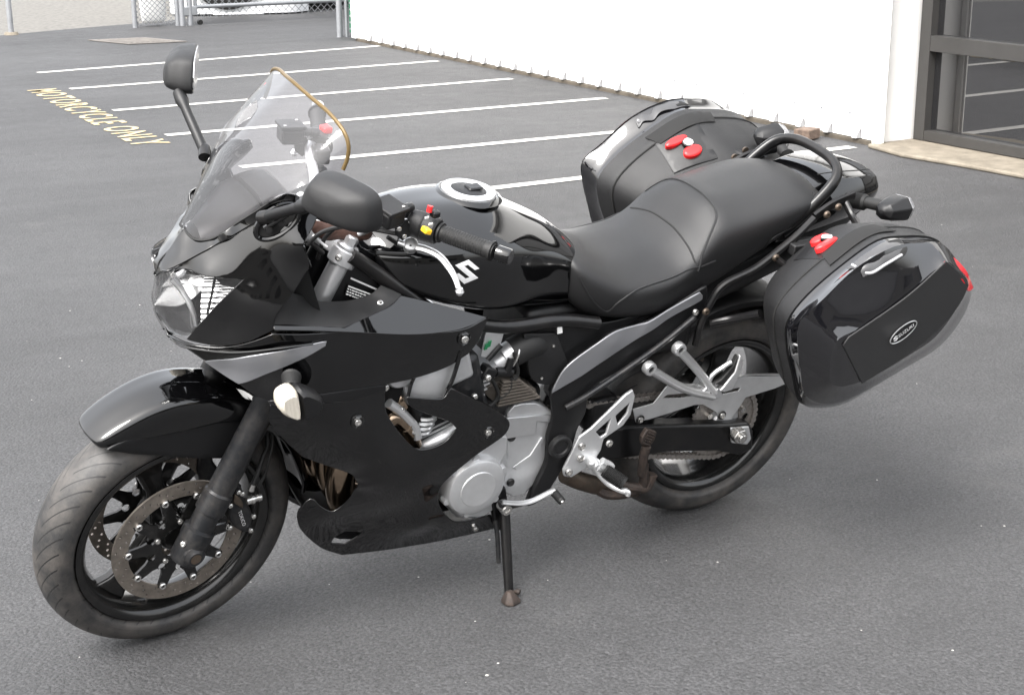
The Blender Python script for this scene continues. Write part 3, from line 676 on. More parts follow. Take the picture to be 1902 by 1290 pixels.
def spokes(par, n, rot, hubr, width, r1, thick, split):
    for k in range(n):
        a = rot+2*math.pi*k/n; c, s = math.cos(a), math.sin(a)
        def q(r, t_): return (c*r-s*t_, 0, s*r+c*t_)
        pr = [q(hubr*.8,-width*1.25), q(hubr+.02,-width), q(.12,-width*.72), q(r1-.03,-width*.95), q(r1,-width*1.5), q(r1+.004,0), q(r1,width*1.5), q(r1-.03,width*.95), q(.12,width*.72), q(hubr+.02,width), q(hubr*.8,width*1.25)]
        vf = plate([(p[0], -thick/2, p[2]) for p in pr], (0,thick,0))
        obj('spoke', vf, 'rim', par, bevel=.008, seg=3)
spokes(FW, 3, R(-134), .035, .03, .196, .032, 0)
obj('hub', lathe([(.0,-.062),(.03,-.062),(.034,-.055),(.04,-.04),(.036,-.02),(.036,.02),(.04,.04),(.034,.055),(.03,.062),(0,.062)], (0,0,0), Y, 32), 'rim', FW)
def brake_disc(par, y, ro, ri, nb, sgn, tabs=True):
    out = circ((0,y-.0025,0), ro, 72); holes = [circ((0,y-.0025,0), ri, 60)]
    mid = (ro+ri)/2; dr = (ro-ri)
    for k in range(66):
        r = mid+dr*(-.27, .02, .28)[k % 3]; a = 2*math.pi*k/66; holes.append(circ((r*math.cos(a), y-.0025, r*math.sin(a)), .0033, 6))
    d = obj('brake_disc', plate(out, (0,.005,0), holes=holes), 'disc', par, bevel=0)
    # black carrier: inner ring with arms to the floating buttons
    rim_ = []; m_ = nb*8
    for k in range(m_):
        a = 2*math.pi*k/m_; ph = (k % 8)/8; r = ri+.006 if ph in (0., .125, .875) else (.088 if ph in (.25, .75) else .078)
        rim_.append((r*math.cos(a), y-.003+sgn*.001, r*math.sin(a)))
    hs_ = [circ((0, y-.003+sgn*.001, 0), .043, 24)]+[circ((.069*math.cos(a), y-.003+sgn*.001, .069*math.sin(a)), .0095, 10) for a in np.arange(nb)*2*math.pi/nb+.35]
    obj('carrier', plate(rim_, (0,.006,0), holes=hs_), 'rim', d)
    for k in range(nb):
        a = 2*math.pi*k/nb; c = Vector((ri*1.0*math.cos(a), y+sgn*.003, ri*math.sin(a)))
        obj('button', lathe([(.0035,.002),(.0035,.005),(.0065,.006),(.0085,.004),(.0088,0)], c, (0,sgn,0), 14), 'bolt', d)
        if k % 2 == 0:
            a += .31; c = Vector((.054*math.cos(a), y+sgn*.003, .054*math.sin(a))); obj('carrier_bolt', dome(c, .007, .006, (0,sgn,0), 12), 'bolt', d)
    return d
brake_disc(FW, -.066, .155, .119, 10, -1); brake_disc(FW, .066, .155, .119, 10, 1)
obj('valve', cyl((-.05,-.018,-.19),(-.045,-.03,-.168),.003,n=8), 'bolt', FW)

RW = wheel('rear_wheel', .74, .315, .315, .09, None, 'tyre_rear', .072)
RW.location = (.74, 0, .315)
spokes(RW, 3, R(80), .05, .034, .196, .04, 0)
obj('hub', lathe([(0,-.085),(.05,-.085),(.062,-.06),(.05,-.03),(.05,.03),(.055,.07),(0,.075)], (0,0,0), Y, 32), 'rim', RW)
brake_disc(RW, .088, .12, .09, 8, 1)
# sprocket on the left
ns = 43; sp_ = []
for k in range(ns):
    a = 2*math.pi*k/ns; da = 2*math.pi/ns
    for f, r in ((-.32,.1035),(-.12,.1095),(.12,.1095),(.32,.1035)): sp_.append((r*math.cos(a+f*da), -.101, r*math.sin(a+f*da)))
obj('sprocket', plate(sp_, (0,.006,0), holes=[circ((0,-.101,0), .055, 30)]+[circ((.078*math.cos(a), -.101, .078*math.sin(a)), .011, 12) for a in np.arange(6)*math.pi/3]), 'chain', RW)
sc_ = obj('sprocket_carrier', lathe([(0,-.106),(.03,-.106),(.034,-.1),(.06,-.098),(.066,-.092),(.066,-.06),(0,-.06)], (0,0,0), Y, 32), 'alu', RW)
for k in range(6): obj('sprocket_nut', cyl((.064*math.cos(k*1.047+.5),-.112,.064*math.sin(k*1.047+.5)),(.064*math.cos(k*1.047+.5),-.098,.064*math.sin(k*1.047+.5)),.008,n=6), 'bolt', RW)

# ---------------------------------------------------------------- front fork
fd = Vector((math.sin(R(26.0)), 0, math.cos(R(26.0))))
def FP(t_, y, off=0): return Vector((-.735,y,.298))+fd*t_+Vector((-fd.z,0,fd.x))*off
for s in (-1, 1):
    y = s*.105
    fork = obj('fork_leg', ST(join(cyl(FP(-.028,y), FP(.47,y), .030, .030, 28, rings=[(.02,.034),(.11,.034),(.13,.036),(.17,.036),(.18,.0285),(.26,.0285),(.265,.033),(.36,.0325),(.37,.0288),(.8,.0285),(.81,.031)]))), 'dark_metal', bike)
    obj('stanchion', ST(cyl(FP(.471,y), FP(.735,y), .0225, n=28)), 'alu_bright', fork)
    obj('dust_seal', ST(lathe([(.0228,.0),(.0315,0),(.0315,.012),(.027,.02),(.0228,.022)], FP(.4715,y), fd, 28)), 'rubber', fork)
    obj('axle_boss', ST(lathe([(0,.0),(.012,.0),(.0125,.004),(.016,.004),(.02,.0),(.026,-.004),(.027,-.05),(0,-.05)], (-.735,s*.139,.298), (0,s,0), 24)), 'dark_metal', fork)
    obj('axle_nut', ST(lathe([(0,.003),(.013,.003),(.0145,.0),(.0145,-.004)], (-.735,s*.1395,.298), (0,s,0), 24)), 'pipe_grey', fork)
    obj('pinch_bolt', ST(dome(FP(.02,s*.118,.031), .007,.006,(-.6,s*.5,0.3),10)), 'bolt', fork)
# triple clamps
def clamp(t0, t1, m, w):
    prt = []
    out = []
    for a in np.linspace(R(95), R(265), 10): out.append((math.cos(a)*w, -.105+0*1, math.sin(a)))
    base = []
    cf = FP((t0+t1)/2, 0); perp = Vector((-fd.z,0,fd.x))
    pts = []
    for s in (-1, 1):
        for a in (np.linspace(-.5*math.pi-.25, .5*math.pi+.9, 10) if s == 1 else np.linspace(.5*math.pi-.9+0, 1.5*math.pi+.25, 10)):
            pts.append(FP(t0, 0)+perp*(w*math.sin(a))+Vector((0,s*.105+w*math.cos(a),0)))
    # steering stem bridge behind the legs
    left = pts[10:]; right = pts[:10]
    loop = right+[FP(t0,0,.038)+Vector((0,.04,0)), FP(t0,0,.038)-Vector((0,.04,0))]+left+[FP(t0,0,-.072)+Vector((0,-.03,0)), FP(t0,0,-.072)+Vector((0,.03,0))]
    return plate([tuple(p) for p in loop], tuple(fd*(t1-t0)))
tc_ = obj('top_clamp', ST(fixn(clamp(.722,.757,'alu',.031))), 'alu', bike, bevel=.005, seg=3)
obj('lower_clamp', ST(fixn(clamp(.53,.57,'dark',.032))), 'frame', bike, bevel=.004)
for s in (-1, 1):
    obj('fork_cap', ST(lathe([(.025,0),(.025,.004),(.021,.008),(.012,.009),(.012,.026),(.010,.028),(0,.028)], FP(.758,s*.105), fd, 24)), 'alu_bright', tc_)
    obj('fork_cap_hex', ST(cyl(FP(.767,s*.105), FP(.782,s*.105), .0145, n=6)), 'alu_bright', tc_)
    obj('clamp_bolt', ST(dome(FP(.739,s*.125,.026), .0075,.006, (-.75,s*.62,.2), 12)), 'bolt', tc_)
obj('stem_nut', ST(cyl(FP(.757,0,-.034), FP(.785,0,-.034), .017, n=6)), 'alu_bright', tc_)
obj('steering_stem', ST(cyl(FP(.5,0,-.034), FP(.756,0,-.034), .03, n=20)), 'frame', tc_)
# caliper, its text and hoses (left); plain mirrored caliper (right)
co = [(-.6284,-.098,.4468),(-.609,-.098,.4248),(-.6004,-.098,.3882),(-.5885,-.098,.3666),(-.5758,-.098,.3324),(-.579,-.098,.297),(-.5905,-.098,.2887),(-.6044,-.098,.298),(-.6212,-.098,.3143),(-.633,-.098,.3393),(-.6387,-.098,.3724),(-.6376,-.098,.4015),(-.6353,-.098,.43)]
for s in (-1, 1):
    P_ = [(p[0], p[1] if s < 0 else -p[1], p[2]) for p in co]
    ca = obj('brake_caliper', ST(plate(P_, (0, -s*.045+0, 0), thick=.05) if s > 0 else plate(P_, (0,.045,0))), 'dark_metal', bike, bevel=.008, seg=3)
    if s < 0:
        cc = [(-.6283,-.104,.413),(-.6145,-.104,.3983),(-.6056,-.104,.3807),(-.6061,-.104,.366),(-.631,-.104,.3903)]; obj('caliper_cap', ST(plate(cc, (0,.008,0))), 'pipe_grey', ca, bevel=.003)
        for a in [(-.6383,-.101,.3862),(-.6364,-.101,.3245),(-.611,-.101,.4099),(-.579,-.101,.3371),(-.5834,-.101,.2991),(-.6205,-.101,.4173)]: obj('caliper_bolt', ST(dome(a[:3], .0065,.007,(0,-1,0),10)), 'bolt', ca)
        bj = [(-.6007,-.104,.3865),(-.5651,-.104,.3871)]; obj('banjo', ST(cyl(bj[0], bj[1], .009, n=14, rings=[(.3,.009),(.31,.011),(.5,.011),(.51,.007),(.75,.007),(.76,.0095)])), 'bolt', ca)
        tv_, tf_ = text_mesh('TOKICO', .0145, 1.08)
        a = np.array([(-.6163,-.0992,.3585),(-.6019,-.0992,.3132)][0][:3]); b_ = np.array([(-.6163,-.0992,.3585),(-.6019,-.0992,.3132)][1][:3]); e1 = (b_-a)/np.linalg.norm(b_-a); e2 = np.array([-e1[2], 0, e1[0]])
        e2 = e2 if e2[0] > 0 else -e2
        wdt = max(v[0] for v in tv_); sc_t = np.linalg.norm(b_-a)/wdt
        obj('caliper_lettering', ST(([tuple(a+e1*v[0]*sc_t+e2*v[1]*sc_t) for v in tv_], tf_)), 'decal', ca)
        obj('brake_hose', ST(tube([(-.5873,-.1,.4164),(-.5721,-.095,.445),(-.5557,-.085,.4772),(-.5373,-.07,.4983),(-.5332,-.05,.5347),(-.5432,-.03,.565)], .0055, 10)), 'rubber', ca)
        obj('hose_fitting', ST(cyl(*[Vector(q[:3]) for q in [(-.5882,-.1,.4094),(-.584,-.1,.4257)]], .0075, n=12)), 'bolt', ca)
        obj('abs_wire', ST(tube([(-.5699,-.1,.411),(-.5561,-.1,.4435),(-.5483,-.1,.4848),(-.5345,-.085,.5143),(-.5319,-.06,.555)], .0035, 8)), 'rubber', ca)
# front mudguard: blade over the tyre with a ridge, shoulders and side skirts
S = []
for a, rr_, hw_, rs, re_ in ((122.5,.352,.012,.345,.338),(121,.357,.052,.352,.336),(112,.365,.066,.356,.322),(100,.372,.072,.362,.305),(88,.374,.076,.364,.301),(74,.370,.08,.358,.312),(60,.362,.082,.350,.318),(40,.35,.08,.338,.315),(14,.338,.07,.328,.31),(4,.334,.055,.326,.314)):
    a = R(a); c_, s_ = math.cos(a), math.sin(a)
    half = [(re_,-hw_*1.0),(re_+(rs-re_)*.5,-hw_*1.0),(rs,-hw_*.86),(rs+(rr_-rs)*.6,-hw_*.5),(rr_,0)]
    full = half+[(r, -y) for r, y in reversed(half[:-1])]
    inn = [(r-.004, y*.955) for r, y in reversed(full)]
    S.append([(-.74+c_*r, y, .298+s_*r) for r, y in full+inn])
mg = obj('front_mudguard', ST(fixn(loft(S, 4, 3))), 'gloss', bike, ang=40)
for s in (-1, 1):
    sk = [(-.74+math.cos(R(a))*r, s*y, .298+math.sin(R(a))*r, 1) for a, r, y in ((119.5,.334,.0665),(109,.322,.068),(100,.312,.0705),(88,.308,.074),(72,.317,.077),(60,.322,.079),(50,.322,.079),(54,.24,.079),(66,.222,.078),(86,.224,.075),(101,.25,.071),(113,.29,.067))]
    obj('mudguard_skirt', ST(panel(sk, step=.012, thick=.003, sharp_all=True) if s < 0 else mir(panel([(p[0], -p[1], p[2], 1) for p in sk], step=.012, thick=.003, sharp_all=True))), 'satin', mg)

# ---------------------------------------------------------------- bodywork
from mathutils.bvhtree import BVHTree
def bvh(vf): return BVHTree.FromPolygons([Vector(v) for v in vf[0]], [tuple(f) for f in vf[1]])
def snap(tree, P, off=0.):
    out = []
    for p in P:
        c, n, i, d = tree.find_nearest(Vector(p[:3]))
        if n.dot(Vector(p[:3])-c) < 0: n = n if n.y < 0 or n.z > .5 else n
        out.append(tuple(c+n*off))
    return out
def half_loft(rows, nu=4, nv=4, relax=0):
    """rows: (x, [(y,z)...] from bottom centre round the left side to top centre); mirrored to the right"""
    S = []
    for x, h in rows:
        L_ = [(x, -abs(y), z) for y, z in h]; Rr = [(x, abs(y), z) for y, z in reversed(h[1:-1])]
        S.append(L_+Rr)
    V, F = loft(S, nu, nv)
    if relax:                                                    # even the skin out lengthwise
        n = len(S[0])*nv; A = np.array(V).reshape(-1, n, 3)
        for _ in range(relax): A[1:-1] += .5*((A[:-2]+A[2:])/2-A[1:-1])
        V = [tuple(p) for p in A.reshape(-1, 3)]
    return fixn((V, F))
def both(name, vf, m, par=None, **k):
    a = obj(name, vf, m, par or bike, **k); obj(name, mir(vf), m, par or bike, **k); return a
SYM = [(.50,1.0),(.98,.72),(.80,.62),(.50,.78),(.36,.70),(1.0,.34),(.50,.0),(.02,.28),(.20,.38),(.50,.22),(.64,.30),(0,.66)]

# fuel tank
rows = []
for x, zt, ws, zs, w, zm, wb, zb in ((-.345,.965,.05,.958,.075,.92,.06,.90),(-.32,.995,.09,.975,.125,.915,.105,.885),(-.25,1.017,.112,.99,.160,.885,.14,.85),(-.15,1.024,.122,1.0,.174,.852,.154,.812),
    (-.05,1.018,.12,.993,.171,.83,.15,.783),(.02,.998,.112,.972,.158,.82,.134,.775),(.09,.962,.1,.938,.136,.822,.122,.765),(.15,.936,.098,.914,.127,.828,.116,.76),(.205,.896,.09,.876,.121,.82,.114,.755),(.25,.85,.08,.84,.115,.80,.11,.755)):
    rows.append((x, [(0,zb),(wb*.7,zb),(wb,zb+.012),(w,zm),(ws+(w-ws)*.62,zs-(zs-zm)*.30),(ws*.62,zs+(zt-zs)*.62),(0,zt)]))
tank_vf = half_loft(rows, 6, 5, 24); tank = obj('fuel_tank', tank_vf, 'gloss', bike, ang=60); tank_t = bvh(tank_vf)
# filler cap
cc = Vector((-.052,.0,1.0185)); cn = Vector((-.0,0,1)); cn = Vector((.08,0,1)).normalized()
fc = obj('filler_cap', lathe([(.0395,.0),(.040,.006),(.0415,.0075),(.060,.0075),(.0625,.005),(.0635,-.004)], cc, cn, 48), 'alu_bright', tank)
obj('cap_flap', lathe([(.0392,.002),(.0385,.006),(.03,.0085),(0,.009)], cc, cn, 36), 'satin', fc)
obj('key_cover', box(cc+Vector((.012,0,.0105)), (.035,.03,.006)), 'frame', fc, bevel=.003)
for k in range(7):
    a = k*2*math.pi/7+.3; obj('cap_screw', dome(cc+Vector((.051*math.cos(a), .051*math.sin(a), .007-.051*math.cos(a)*.08)), .0042,.002,cn,10), 'bolt', fc)
obj('filler_recess', lathe([(.0636,.001),(.067,.002),(.073,-.001),(.078,-.006)], cc, cn, 48), 'gloss', tank)
# chrome S badge on the tank side
o0, o1, o2 = (Vector(q[:3]) for q in [(-.1575,-.165,.8831),(-.0997,-.165,.8605),(-.1478,-.165,.9317)]) if False else (Vector(q[:3]) for q in [(-.17,-.158,.8942),(-.1095,-.158,.8749),(-.1597,-.162,.9472)])
bd = [o0+(o1-o0)*u+(o2-o0)*v for u, v in SYM]
bs = snap(tank_t, bd, .0015)
e1 = (o1-o0).normalized(); nrm_b = (o1-o0).cross(o2-o0).normalized(); nrm_b = nrm_b if nrm_b.y < 0 else -nrm_b
# badge faces follow the tank: triangulate in badge plane, snap every vertex
uvs = [(u, v) for u, v in SYM]; gridp = [(u, v) for u in np.linspace(.05,.95,10) for v in np.linspace(.05,.95,10)]
gridp = np.array(gridp)[inpoly(gridp, uvs)]
bv2, bf2, _ = tri2d([np.array(uvs)], gridp)
for sgn in (1,):
    pts = snap(tank_t, [o0+(o1-o0)*u+(o2-o0)*v for u, v in bv2], .0018)
    fs = [tuple(f) for f in bf2]
    a, b_, c_ = (Vector(pts[i]) for i in fs[0])
    if (b_-a).cross(c_-a).y > 0: fs = [tuple(reversed(f)) for f in fs]
    obj('tank_badge', (pts, fs), 'decal', tank); obj('tank_badge', mir((pts, fs)), 'decal', tank)

# seat: rider's dish, step and pillion pad in one skin
rows = []
for x, zt, ws, zs, w, zm, wb, zb in ((.160,.884,.08,.872,.105,.845,.10,.80),(.174,.894,.108,.879,.136,.838,.126,.775),(.215,.882,.122,.862,.160,.80,.142,.738),(.30,.842,.132,.822,.172,.77,.155,.718),(.40,.836,.138,.822,.176,.775,.158,.712),
    (.46,.850,.134,.834,.170,.79,.15,.72),(.505,.882,.128,.864,.163,.81,.147,.73),(.545,.930,.124,.910,.158,.835,.142,.747),(.585,.958,.122,.936,.156,.855,.14,.765),(.64,.962,.122,.942,.154,.872,.138,.79),(.73,.974,.124,.958,.155,.90,.135,.835),(.81,.984,.122,.968,.150,.92,.13,.87),(.885,.976,.104,.960,.13,.928,.112,.89),(.93,.955,.066,.945,.09,.925,.08,.905)):
    rows.append((x, [(0,zb),(wb*.75,zb),(wb,zb+.008),(w,zm),(ws+(w-ws)*.60,zs-(zs-zm)*.26),(ws*.62,zs+(zt-zs)*.7),(0,zt)]))
seat_vf = half_loft(rows, 6, 5, 5); seat = obj('seat', seat_vf, 'vinyl', bike, ang=70); seat_t = bvh(seat_vf)
M['vinyl_carbon'] = mat('carbon_grain_vinyl', (.021,.021,.022), .5)
def carbon():
    m = M['vinyl_carbon']; t = m.node_tree; b = t.nodes['Principled BSDF']; tc = nd(t, 'ShaderNodeTexCoord'); mp = nd(t, 'ShaderNodeMapping'); mp.inputs['Rotation'].default_value = (0,0,.785)
    t.links.new(tc.outputs['Object'], mp.inputs[0]); ck = nd(t, 'ShaderNodeTexChecker', Scale=330.); t.links.new(mp.outputs[0], ck.inputs[0])
    bp = nd(t, 'ShaderNodeBump', Strength=.45, Distance=.001); t.links.new(ck.outputs['Fac'], bp.inputs['Height']); t.links.new(bp.outputs[0], b.inputs['Normal'])
carbon()
def seam(pts, par, r=.0022, m='vinyl', tree=None, off=.0008, n=6): return obj('seam', tube(snap(tree, crom(pts, 5), off), r, 6, smooth=0), m, par)
for s in (1, -1):
    f = lambda P: [(p[0], p[1]*s, p[2]) for p in P]
    seam(f([(.1654,-.16,.8449),(.2069,-.17,.7857),(.2564,-.168,.7474),(.2831,-.17,.7767),(.3534,-.17,.8083),(.4518,-.16,.8173),(.5577,-.14,.8387)]), seat, tree=seat_t)
    seam(f([(.726,-.14,.8274),(.7322,-.14,.8704),(.7692,-.13,.8902),(.8242,-.12,.9082),(.8675,-.1,.9381)]), seat, tree=seat_t)
M['stitch'] = mat('seam_groove', (.006,.006,.006), .8)
seam([(.505,-.158,.82),(.50,-.13,.86),(.50,-.06,.885),(.50,0,.89),(.50,.06,.885),(.50,.13,.86)], seat, r=.003, m='stitch', tree=seat_t, off=-.0012)
seam([(.505,-.156,.82),(.54,-.14,.90),(.575,-.11,.945),(.585,-.05,.956),(.587,0,.958),(.585,.05,.956),(.575,.11,.945),(.54,.14,.90)], seat, tree=seat_t, r=.0028)

# tail
rows = []
for x, zt, ws, zs, w, zm, wb, zb in ((.78,.93,.08,.92,.12,.88,.1,.80),(.90,.972,.09,.963,.122,.905,.105,.835),(.98,.986,.092,.976,.12,.915,.1,.85),(1.06,.982,.085,.972,.106,.92,.088,.865),(1.12,.968,.068,.958,.083,.925,.07,.88),(1.15,.945,.04,.94,.05,.925,.045,.9)):
    rows.append((x, [(0,zb),(wb*.75,zb),(wb,zb+.01),(w,zm),(ws*1.02,zs-.006),(ws*.8,zs+.004),(0,zt)]))
tail_vf = half_loft(rows, 5, 5); tail = obj('tail_cowl', tail_vf, 'gloss', bike, ang=50)
obj('tail_lamp', fixn(loft([[(1.10,y,z) for y, z in ((-.062,.905),(-.045,.945),(.045,.945),(.062,.905),(.04,.885),(-.04,.885))],[(1.156,y,z) for y, z in ((-.05,.91),(-.036,.938),(.036,.938),(.05,.91),(.03,.892),(-.03,.892))]],1,1,smooth_u=False,smooth_v=False)), 'red_lens', tail, bevel=.004)
seam([(.93,-.05,.98),(1.0,-.06,.985),(1.07,-.055,.98),(1.13,-.03,.965)], tail, r=.0015, m='dark', tree=bvh(tail_vf), off=0)
obj('rear_hugger', fixn(loft([[(.74+r*math.cos(R(a)), y, .315+r*math.sin(R(a))) for y, r in ((-.1,.345),(-.085,.362),(0,.37),(.085,.362),(.1,.345),(.09,.34),(0,.355),(-.09,.34))] for a in (130,105,80,55,35)],4,2)), 'satin', bike)
obj('under_tail', fixn(half_loft([(.45,[(0,.62),(.1,.64),(.12,.72),(0,.76)]),(.7,[(0,.70),(.1,.71),(.12,.8),(0,.83)]),(.95,[(0,.78),(.09,.79),(.1,.86),(0,.87)]),(1.12,[(0,.86),(.05,.865),(.06,.9),(0,.91)])],4,3)), 'satin', bike)
obj('plate_holder', fixn(loft([[(1.03,-.05,.85),(1.05,-.05,.86),(1.05,.05,.86),(1.03,.05,.85)],[(1.08,-.05,.72),(1.095,-.05,.72),(1.095,.05,.72),(1.08,.05,.72)],[(1.12,-.05,.56),(1.13,-.05,.56),(1.13,.05,.56),(1.12,.05,.56)]],3,1,smooth_v=False)), 'satin', bike, bevel=.003)
# grab rail: one bent bar around the tail
gp = [(.775,-.132,.88),(.82,-.135,.915),(.885,-.134,.972),(.925,-.122,1.008),(.945,-.09,1.026),(.952,-.04,1.034),(.952,.04,1.034),(.945,.09,1.026),(.925,.122,1.008),(.885,.134,.972),(.82,.135,.915),(.775,.132,.88)]
grab = obj('grab_rail', tube([(x, y, z-.008) for x, y, z in gp], .0125, 14, 5, flat=1.25), 'frame', bike)
for s in (-1, 1):
    obj('rail_foot', box((.80,s*.128,.875), (.07,.02,.05)), 'frame', grab, bevel=.006)

# rear signals on ribbed rubber stalks
def signal(name, base, tip, lens_m, sgn, dirx, sc_=1.):
    base, tip = Vector(base), Vector(tip); d = (tip-base).normalized()
    s = obj(name, join(cyl(base-d*.0, base+(tip-base)*.45, .015*sc_, .013*sc_, 16, rings=[(k/10+.05*j, (.017 if j else .0135)*sc_) for k in range(1, 9) for j in (0, 1)]), cyl(base+(tip-base)*.45, tip, .0115*sc_, .0125*sc_, 14)), 'rubber', bike)
    # faceted pod: long axis outwards, lens on the dirx side
    X = Vector((dirx,0,.0)); X = (X-d*X.dot(d)).normalized(); Z = X.cross(d)
    if Z.z < 0: Z = -Z
    def ring(t_, hz, h): return [tip+d*(h+a*hz)+X*t_+Z*b for a, b in ((-1,-.55*hz),(-1.0,.45*hz),(-.35,.86*hz),(.7,.8*hz),(1.15,.1*hz),(.85,-.7*hz),(-.3,-.95*hz))]
    cz = .024*sc_
    pod = obj('pod', fixn(loft([ring(-.046*sc_,.006*sc_,cz*1.0),ring(-.036*sc_,.019*sc_,cz*1.0),ring(0,.029*sc_,cz),ring(.012*sc_,.030*sc_,cz)],1,1,smooth_u=False,smooth_v=False)), 'satin', s, bevel=.003)
    obj('lens', fixn(loft([ring(.0125*sc_,.0295*sc_,cz),ring(.026*sc_,.026*sc_,cz),ring(.034*sc_,.015*sc_,cz)],1,1,smooth_u=False,smooth_v=False)), lens_m, s, bevel=.003)
    return s
for s in (-1, 1): signal('rear_signal', (1.0,s*.12,.93), (1.02,s*.212,.95), 'clear', s, 1, 1.25)
# pannier carrier tubes
for s in (-1, 1):
    def mm(P): return [(p[0], p[1]*(-s), p[2]) for p in P]
    car = obj('case_carrier', tube(mm([(.5421,-.165,.615),(.5414,-.17,.6777),(.5568,-.175,.7398),(.5828,-.178,.7811),(.6632,-.182,.8121),(.7213,-.182,.8476),(.7806,-.18,.8866),(.8294,-.175,.9245)]), .0095, 10), 'frame', bike)
    obj('carrier_stay', tube(mm([(.8335,-.17,.9247),(.8881,-.165,.9492),(.9634,-.155,.9624)]), .008, 8, flat=1.6), 'frame', car)
    obj('carrier_stay', tube(mm([(.9364,-.16,.9487),(.9356,-.2,.9227),(.9139,-.25,.9186)]), .009, 10), 'frame', car)
    obj('carrier_stay', tube(mm([(.7262,-.18,.8344),(.7187,-.22,.8368),(.7,-.27,.8488)]), .009, 10), 'frame', car)
    obj('carrier_stay', tube(mm([(.5686,-.17,.6733),(.6109,-.2,.6937),(.6409,-.26,.7342)]), .0105, 10), 'frame', car)
    for q in mm([(.7148,-.192,.8415),(.8575,-.185,.9356),(.8893,-.185,.952),(.5371,-.182,.717)]): obj('carrier_bolt', dome(q, .0095,.008,(0,-1 if s < 0 else 1,0),12), 'pipe_grey', car)

# ---------------------------------------------------------------- fairing
# nose: crowned strip between screen and headlamp, then the cheek beside and below the lamp
A1 = [(-.7076,0,1.015,1),(-.7352,0,.9718),(-.765,0,.9167,1),(-.7613,-.025,.9354),(-.7364,-.046,.9563),(-.6865,-.079,1.001),(-.6352,-.109,1.044),(-.5817,-.135,1.085),(-.5379,-.157,1.115,1),(-.528,-.154,1.125),(-.5548,-.147,1.131),(-.5805,-.137,1.117),(-.5984,-.125,1.096),(-.6344,-.1,1.058),(-.669,-.07,1.018),(-.688,-.052,1.006),(-.7022,-.02,1.004)]
both('nose_top', panel(A1, [(-.7299,-.03,.973),(-.6582,-.105,1.043)], .011, .003, plane='nose', roll=.002), 'gloss')
A2 = [(-.7686,-.004,.9155,1),(-.7594,-.026,.932),(-.7349,-.048,.9522),(-.6849,-.081,.9966),(-.6336,-.111,1.040),(-.5801,-.137,1.081),(-.5386,-.159,1.113,1),(-.5101,-.166,1.121),(-.4953,-.177,1.099,1),(-.5145,-.188,1.071),(-.5363,-.2,1.041),(-.5225,-.205,1.000),(-.5313,-.206,.9855),(-.5575,-.208,.9437),(-.5898,-.208,.9005),(-.5953,-.208,.8685,1),(-.6403,-.178,.8334),(-.6871,-.138,.8129),(-.7297,-.09,.8073,1),(-.6853,-.128,.8922),(-.6345,-.152,.9613,1),(-.7007,-.105,.9554),(-.7588,-.05,.9458)]
both('nose_cheek', panel(A2, [(-.6264,-.178,.9213),(-.5733,-.178,1.009),(-.6597,-.152,.8649),(-.6074,-.15,1.012)], .011, .003, plane='nose', roll=.002), 'gloss')
# recessed edge return behind the cheek
both('cheek_return', panel([(-.5351,-.2,1.040,1),(-.5205,-.206,.9982,1),(-.522,-.19,.9837,1),(-.5338,-.18,1.026,1)], (), .01, .003, roll=.001), 'gloss')
# headlamp
HL = [(-.7661,0,.912,1),(-.7588,-.05,.9434),(-.6995,-.102,.9502),(-.638,-.147,.9558,1),(-.6834,-.123,.8906),(-.7283,-.086,.8124,1),(-.7342,-.042,.7929),(-.7367,0,.7803,1),(-.7565,0,.8152),(-.7738,0,.864)]
lens_vf = panel(HL, [(-.726,-.085,.9025),(-.7451,-.045,.8611)], .01, .002, plane='nose', roll=.001)
hl = obj('headlamp', join(lens_vf, mir(lens_vf)), 'lens', bike)
def push(P, dx, dy=0., dz=0.): return [(p[0]+dx, p[1]+(dy if p[1] < -.01 else 0), p[2]+dz)+tuple(p[3:]) for p in P]
M['reflector'] = mat('ribbed_chrome_reflector', (.78,.78,.78), .13, metal=1.)
M['reflector_bowl'] = mat('brushed_reflector_bowl', (.7,.7,.7), .22, metal=1., bump=.5, bscale=60)
M['lamp_grey'] = mat('grey_lamp_shroud', (.045,.045,.045), .12, coat=.8)
def ribs_mat():
    m = M['reflector']; t = m.node_tree; b = t.nodes['Principled BSDF']; tc = nd(t, 'ShaderNodeTexCoord'); mp = nd(t, 'ShaderNodeMapping'); mp.inputs['Rotation'].default_value = (0,.5,.0)
    w = nd(t, 'ShaderNodeTexWave', Scale=34., Distortion=.4); w.bands_direction = 'DIAGONAL'; t.links.new(tc.outputs['Object'], mp.inputs[0]); t.links.new(mp.outputs[0], w.inputs[0])
    bp = nd(t, 'ShaderNodeBump', Strength=.35, Distance=.005); t.links.new(w.outputs['Fac'], bp.inputs['Height']); t.links.new(bp.outputs[0], b.inputs['Normal'])
ribs_mat()
